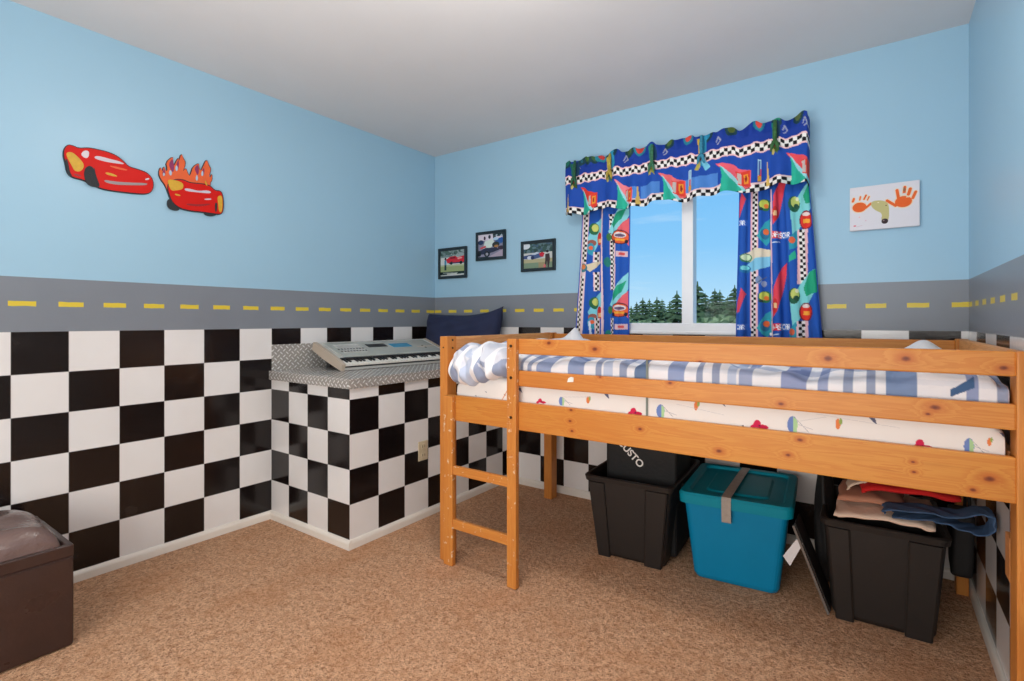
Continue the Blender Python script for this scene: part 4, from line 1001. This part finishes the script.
folded('folded_cushion', 'pale beige seat cushion draped over the front rim of the right tote', 'cushion', curve([hx(834, 513), hx(846, 514), hx(880, 517), hx(915, 524), hx(934, 529)]), .34, .030, M_BEIGE, 2.175, .01)
folded('folded_towel', 'tan folded towel between the beige cushion and the red cloth', 'towel', curve([hx(838, 497, 2.26), hx(870, 499, 2.26), hx(905, 508, 2.26)]), .26, .036, M_TAN, 2.235)
folded('folded_shirt', 'cream folded shirt with its corner showing left of the red cloth', 'shirt', curve([hx(847, 489, 2.24), hx(853, 484, 2.24), hx(861, 482, 2.24), hx(867, 481, 2.24)]), .22, .014, M_CREAM, 2.225)
folded('red_cloth', 'red folded cloth on the heap in the right tote', 'cloth', curve([hx(862, 492, 2.2), hx(872, 488.5, 2.2), hx(920, 493, 2.2), hx(960, 501, 2.2)]), .28, .030, M_REDC, 2.19)
folded('denim_trousers', 'blue denim trousers folded in a loop hanging off the right tote', 'trousers', curve([hx(884, 509), hx(888, 505.5), hx(925, 508), hx(955, 513), hx(977, 509.5), hx(990, 513), hx(991, 525), hx(982, 530), hx(965, 526), hx(945, 519), hx(925, 515), hx(893, 513)]), .10, .0085, M_DENIM, 2.14)
# black bag behind the tote
bm = nb(); bmesh.ops.create_icosphere(bm, subdivisions=4, radius=1)
for v in bm.verts:
    c = v.co; s_ = 1+.06*math.sin(5*c.x+3*c.z)+.05*math.sin(7*c.y-4*c.z); v.co = Vector((-.192+c.x*.040*s_, 2.48+c.y*.12*s_, .29+c.z*.285*s_))
o = obj('black_bag', bm, M_CASE, None, True); tag(o, 'slouched black bag wedged between the teal tote and the right black tote', 'bag')
pa, pb = on(951, 512, y=2.44), on(974, 579, y=2.44)
bm = nb(); add_box(bm, (pa[0], 2.42, pb[2]), (min(pb[0], .313), 2.56, pa[2]), .018, 3)
for v in bm.verts: v.co.x += .004*math.sin(v.co.z*40+v.co.y*30)
root = thing('black_shoulder_bag', 'narrow black bag hanging at the right wall behind the rightmost tote', 'bag', (.28, 2.49, pb[2]))
obj('bag_body', bm, M_CASE, root, True)
bm = nb(); add_tube(bm, [(.285, 2.44, pa[2]-.01), (.284, 2.47, .59), (.286, 2.53, .655), (.284, 2.56, pa[2]-.01)], .006, 8); obj('strap', bm, M_CASE, root, True)
# leaning dark frame between the totes, white tag
root = thing('leaning_frame', 'dark picture frame with a grey edge leaning between the teal and right totes', 'frame', (-.17, 2.3, .0))
pa, pb = on(794, 524, y=2.25), on(829, 596, y=2.25)
bm = beam((pa[0], 2.235, pa[2]), (pb[0], 2.235, .006), .010, .018, .002, up=(0, 1, 0)); obj('frame_edge', bm, plain('grey_frame_edge', (120, 112, 106), .35, metal=.3), root)
bm = beam((pa[0]+.004, 2.31, pa[2]+.004), (pb[0]+.004, 2.31, .010), .006, .13, .001, up=(0, 1, 0)); obj('backing_board', bm, plain('dark_backing', (46, 40, 38), .5), root)
q = [on(x, y, y=2.235) for x, y in ((783, 556), (796.5, 539), (803, 544), (790, 566))]
bm = nb(); add_prism(bm, q, (0, .0012, 0)); o = obj('paper_tag', bm, plain('white_paper', (226, 220, 220), .8)); tag(o, 'white paper tag hanging in the gap beside the teal tote', 'paper tag')

# ------------------------------------------------------------------ brown leather ottoman
def ottoman():
    x0, x1, y0, y1, zt = -2.835, -2.366, .095, .566, .350
    n = NT('brown_leather'); o = n.objc(); n.base(n.mix(n.noise(o, 12, 4), lin(46, 29, 25), lin(64, 43, 38))); n.rough(n.ramp(n.noise(o, 9, 3), .3, .7, .26, .42))
    n.bump(n.noise(o, 160, 4), .15, .004); M_LEA = n.m
    root = thing('ottoman', 'dark brown leather storage ottoman with a tray cushion top by the left wall', 'ottoman', ((x0+x1)/2, (y0+y1)/2, 0))
    bm = nb(); add_box(bm, (x0, y0, .004), (x1, y1, zt-.034), .010, 3); obj('box', bm, M_LEA, root, False)
    w_ = .020; bm = nb()
    for lo, hi in (((x0, y0), (x1, y0+w_)), ((x0, y1-w_), (x1, y1)), ((x0, y0+w_*.5), (x0+w_, y1-w_*.5)), ((x1-w_, y0+w_*.5), (x1, y1-w_*.5))):
        add_box(bm, (lo[0], lo[1], zt-.035), (hi[0], hi[1], zt+.008), .006, 3)
    obj('tray_rim', bm, M_LEA, root)
    n_ = 60; U, V = np.meshgrid(np.linspace(-1, 1, n_), np.linspace(-1, 1, n_), indexing='ij')
    e = np.clip((1-np.abs(U)**6)*(1-np.abs(V)**6), 0, 1)**.45
    Z = zt-.034+.127*e+.006*np.sin(6*U+3*V)*e+.007*np.exp(-((U-V*.4-.55)/.10)**2)*e-.008*np.exp(-((U-.35*V-.78)/.06)**2)*e
    X = (x0+x1)/2+U*((x1-x0)/2-w_-.002); Y = (y0+y1)/2+V*((y1-y0)/2-w_-.002)
    n2 = NT('brown_leather_cushion'); o2 = n2.objc(); n2.base(n2.mix(n2.noise(o2, 8, 4), lin(92, 70, 64), lin(124, 100, 94))); n2.rough(.26); n2.bump(n2.noise(o2, 26, 4, .6), .35, .012)
    grid_obj('cushion', np.stack([X, Y, Z], -1), None, n2.m, root)
    bm = nb(); add_tube(bm, [(x1+.0005, y0+.004, zt-.036), (x1+.0005, y1-.004, zt-.036)], .0025, 6); obj('piping', bm, M_LEA, root)
ottoman()

# ------------------------------------------------------------------ ceiling lamp (just above the frame)
root = thing('ceiling_light', 'round white flush ceiling light', 'ceiling light', (-1.02, 1.22, H-.10))
def lathe(prof, cen, seg=40):
    bm = nb(); rings = [[Vector((cen[0]+r*math.cos(a), cen[1]+r*math.sin(a), z)) for a in [2*PI*k/seg for k in range(seg)]] for r, z in prof]
    add_loft(bm, rings); bmesh.ops.recalc_face_normals(bm, faces=bm.faces); return bm
obj('base_plate', lathe([(.17, H-.001), (.17, H-.022), (.15, H-.024)], (-1.02, 1.22)), M_VINYL, root, True)
n = NT('glowing_glass'); n.base(lin(255, 250, 240)); n.p.inputs['Emission Color'].default_value = (1.0, .95, .89, 1); n.p.inputs['Emission Strength'].default_value = 46.0; M_GLOW = n.m
obj('glass_dome', lathe([(.155, H-.022), (.15, H-.045), (.125, H-.07), (.08, H-.088), (.03, H-.095)], (-1.02, 1.22)), M_GLOW, root, True)

# ------------------------------------------------------------------ outside: lawn, conifers, sky
GZ = -4.5
gm = plain('meadow_grass', (92, 120, 70), .95, var=.3, vscale=.4)
struct('ground', box((-140, 8, GZ-.2), (60, 160, GZ)), gm, 'grassy ground far below outside the window', 'ground')
M_NEED = [plain('conifer_needles', c, .9, var=.45, vscale=3.0) for c in ((74, 98, 62), (86, 112, 70), (104, 128, 86))]
M_PALEB = plain('pale_leaf', (128, 150, 104), .9, var=.3, vscale=3.0); M_TRUNK = plain('bark', (96, 76, 60), .95, var=.3, vscale=6)
def conifer_mesh(h, rad, whorls, seed, m):
    R = random.Random(seed); bm = nb()
    for k in range(whorls):
        f = (k+.5)/whorls; z = h*(.12+.86*f); r = rad*(1-f)**.68*R.uniform(.75, 1.12)+.05; nb_ = max(5, int(13*(1-f*.55)))
        a0 = R.uniform(0, 6.28)
        for b in range(nb_):
            a = a0+2*PI*b/nb_+R.uniform(-.2, .2); rr = r*R.uniform(.65, 1.12); dz = -rr*R.uniform(.12, .4)
            ca, sa = math.cos(a), math.sin(a); wd = rr*.22+.05
            def pt(q, s, up): return Vector((ca*rr*q-sa*s, sa*rr*q+ca*s, z+dz*q*q+up))
            v = [bm.verts.new(pt(0, 0, .10)), bm.verts.new(pt(.55, wd, -.03)), bm.verts.new(pt(1.0, 0, .02)), bm.verts.new(pt(.55, -wd, -.03)), bm.verts.new(pt(.5, 0, .12)), bm.verts.new(pt(.5, 0, -.10))]
            for t in ((0, 1, 4), (4, 1, 2), (2, 3, 4), (4, 3, 0), (0, 5, 1), (1, 5, 2), (2, 5, 3), (3, 5, 0)): bm.faces.new([v[i] for i in t])
            for s in (-1, 1):   # side twigs
                for q in (.45, .72):
                    b0 = pt(q, 0, 0); tip = pt(q+.22, s*wd*2.0, -.06); w1 = bm.verts.new(b0+Vector((0, 0, .05))); w2 = bm.verts.new(tip); w3 = bm.verts.new(pt(q+.16, s*wd*.4, -.04)); w4 = bm.verts.new(b0+Vector((0, 0, -.06)))
                    bm.faces.new((w1, w2, w3)); bm.faces.new((w3, w2, w4)); bm.faces.new((w1, w4, w2))
    add_tube(bm, [(0, 0, h*.9), (0, 0, h*1.005)], [.10, .02], 5)
    me = bpy.data.meshes.new('foliage'); bm.to_mesh(me); bm.free(); me.materials.append(m); return me
CM = [(8.0, conifer_mesh(8.0, 2.2, 26, 3, M_NEED[0])), (8.0, conifer_mesh(8.0, 2.1, 24, 8, M_NEED[1])), (8.0, conifer_mesh(8.0, 2.5, 22, 21, M_NEED[2]))]
bmt = nb(); add_tube(bmt, [(0, 0, 0), (0, 0, 4), (0, 0, 7.6)], [.16, .11, .03], 8); TRK = bpy.data.meshes.new('trunk'); bmt.to_mesh(TRK); bmt.free(); TRK.materials.append(M_TRUNK)
def tree(px, ptop, dist, kind, label):
    d = np.array([0, 0, CAMH])+(FW+RT*(px-CXP)/FOC)*dist; top = CAMH+(CYP-ptop)/FOC*dist
    hh, me = CM[kind]; s = (top-GZ)/(hh*1.02)
    r = thing('conifer_tree', label, 'tree', (d[0], d[1], GZ), 'conifers seen through the window'); r.scale = (s*1.15, s*1.15, s); r.rotation_euler = (0, 0, px*.7)
    for nm, m_ in (('foliage', me), ('trunk', TRK)):
        o = bpy.data.objects.new(nm, m_); COL.objects.link(o); o.parent = r
P_ = lambda x: 610+x*.2203
Q_ = lambda y: 190+y*.2203
LT = [(96, 520, 44, 1), (121, 502, 52, 0), (149, 482, 36, 0), (179, 488, 60, 1), (213, 477, 30, 0), (236, 490, 72, 2), (272, 498, 48, 1), (304, 447, 26, 0)]
TL = ['short conifer at the left edge of the left window pane', 'slim conifer second from the left edge in the left pane', 'tall pointed conifer third from the left edge in the left pane', 'conifer fourth from the left edge in the left pane',
      'tall dark conifer near the middle of the left pane', 'greyish conifer just right of the middle of the left pane', 'short conifer second from the mullion in the left pane', 'tallest conifer of the left pane, beside the mullion']
for (x, y, dd, k), lab in zip(LT, TL): tree(P_(x), Q_(y), dd, k, lab)
RTT = [(397, 402, 20, 0), (432, 462, 56, 1), (476, 440, 40, 0), (499, 446, 49, 1), (533, 478, 66, 2), (566, 422, 32, 0)]
TR = ['tallest conifer in the right pane, beside the mullion', 'shorter conifer second from the mullion in the right pane', 'pointed conifer third from the mullion in the right pane', 'conifer fourth from the mullion in the right pane, close to a pointed one', 'pale short conifer fifth from the mullion in the right pane', 'tall conifer in the right pane against the right curtain']
for (x, y, dd, k), lab in zip(RTT, TR): tree(P_(x), Q_(y), dd, k, lab)
def bush_mesh(seed):
    R = random.Random(seed); bm = nb()
    for _ in range(1100):
        a, b = R.uniform(0, 6.28), R.uniform(-.2, 1.45); r = R.uniform(.55, 1.0); c = Vector((math.cos(a)*math.cos(b)*r*1.35, math.sin(a)*math.cos(b)*r*1.35, 3.4+2.6*r*math.sin(b)))
        u = Vector((R.gauss(0, 1), R.gauss(0, 1), R.gauss(0, 1))).normalized()*.17; w2 = u.orthogonal().normalized()*.13; w3 = u.cross(w2).normalized()*.12
        v = [bm.verts.new(c+u), bm.verts.new(c+w2), bm.verts.new(c-u), bm.verts.new(c-w2), bm.verts.new(c+w3)]
        for t in ((0, 1, 4), (1, 2, 4), (2, 3, 4), (3, 0, 4), (3, 2, 1, 0)): bm.faces.new([v[i] for i in t])
    me = bpy.data.meshes.new('crown'); bm.to_mesh(me); bm.free(); me.materials.append(M_PALEB); return me
BM_ = bush_mesh(4)
for x, y, dd, lab in ((104, 556, 13, 'pale leafy tree low at the left edge of the left pane'), (166, 572, 22, 'pale small leafy tree low between conifers in the left pane'), (250, 570, 17, 'pale leafy tree low right of the middle in the left pane'), (450, 548, 13, 'pale leafy tree low near the mullion in the right pane'), (520, 540, 17, 'pale leafy tree low near the middle of the right pane')):
    px, py = P_(x), Q_(y); d = np.array([0, 0, CAMH])+(FW+RT*(px-CXP)/FOC)*dd; s = (CAMH+(CYP-py)/FOC*dd-GZ)/6.2
    r = thing('leafy_tree', lab, 'tree', (d[0], d[1], GZ), 'pale leafy trees outside'); r.scale = (s, s, s)
    for nm, m_ in (('crown', BM_), ('trunk', TRK)):
        o = bpy.data.objects.new(nm, m_); COL.objects.link(o); o.parent = r
        if nm == 'trunk': o.scale = (1, 1, .55)

# ------------------------------------------------------------------ sky and lights
wd_ = bpy.data.worlds.new('sky'); S.world = wd_; wd_.use_nodes = True; t = wd_.node_tree; t.nodes.clear()
out = t.nodes.new('ShaderNodeOutputWorld'); bg = t.nodes.new('ShaderNodeBackground'); t.links.new(bg.outputs[0], out.inputs[0])
tc = t.nodes.new('ShaderNodeTexCoord'); sp = t.nodes.new('ShaderNodeSeparateXYZ'); t.links.new(tc.outputs['Generated'], sp.inputs[0])
rmp = t.nodes.new('ShaderNodeValToRGB'); t.links.new(sp.outputs[2], rmp.inputs[0])
el = rmp.color_ramp.elements; el[0].position = 0.0; el[0].color = lin(190, 222, 240); el[1].position = 1.0; el[1].color = lin(70, 140, 220)
for p_, c_ in ((.06, (164, 208, 240)), (.14, (134, 194, 240)), (.28, (112, 182, 238))): e_ = el.new(p_); e_.color = lin(*c_)
mp = t.nodes.new('ShaderNodeMapping'); mp.inputs['Scale'].default_value = (3, 3, 26); t.links.new(tc.outputs['Generated'], mp.inputs[0])
nz = t.nodes.new('ShaderNodeTexNoise'); nz.inputs['Scale'].default_value = 1.4; nz.inputs['Detail'].default_value = 5; t.links.new(mp.outputs[0], nz.inputs[0])
mr = t.nodes.new('ShaderNodeMapRange'); mr.inputs[1].default_value = .58; mr.inputs[2].default_value = .85; mr.inputs[4].default_value = .5; t.links.new(nz.outputs[0], mr.inputs[0])
mx = t.nodes.new('ShaderNodeMix'); mx.data_type = 'RGBA'; t.links.new(mr.outputs[0], mx.inputs[0]); t.links.new(rmp.outputs[0], mx.inputs[6]); mx.inputs[7].default_value = lin(226, 236, 244)
t.links.new(mx.outputs[2], bg.inputs[0]); bg.inputs[1].default_value = 1.08
def light(name, typ, loc, rot, energy, color, **kw):
    l = bpy.data.lights.new(name, typ); l.energy = energy; l.color = color
    for k, v in kw.items(): setattr(l, k, v)
    o = bpy.data.objects.new(name, l); COL.objects.link(o); o.location = loc; o.rotation_euler = rot; return o
light('sun', 'SUN', (0, -10, 20), (math.radians(48), 0, math.radians(-25)), 2.6, (1, .95, .86), angle=.01)
light('photographer_flash', 'AREA', (-.8, .25, 1.20), (math.radians(180), 0, 0), 26, (1, .975, .94), shape='RECTANGLE', size=1.6, size_y=1.4)
light('front_fill', 'AREA', (-.85, -.85, .95), (math.radians(84), 0, math.radians(8)), 46, (1, .97, .92), shape='RECTANGLE', size=2.2, size_y=.9)  # unseen area light added behind the camera as frontal fill, no hall modelled

# ------------------------------------------------------------------ camera
cam = bpy.data.cameras.new('camera'); co = bpy.data.objects.new('camera', cam); COL.objects.link(co); S.camera = co
co.location = (0, 0, CAMH); co.rotation_euler = (PI/2, 0, YAW)
cam.sensor_fit = 'HORIZONTAL'; cam.sensor_width = 36; cam.lens = FOC/1024*36; cam.clip_start = .02; cam.clip_end = 400
cam.shift_x = (512-CXP)/1024; cam.shift_y = -(340.5-CYP)/1024
S.view_settings.view_transform = 'Standard'; S.view_settings.look = 'None'; S.view_settings.gamma = 1.0; S.view_settings.use_curve_mapping = False
S.view_settings.exposure = 0.1
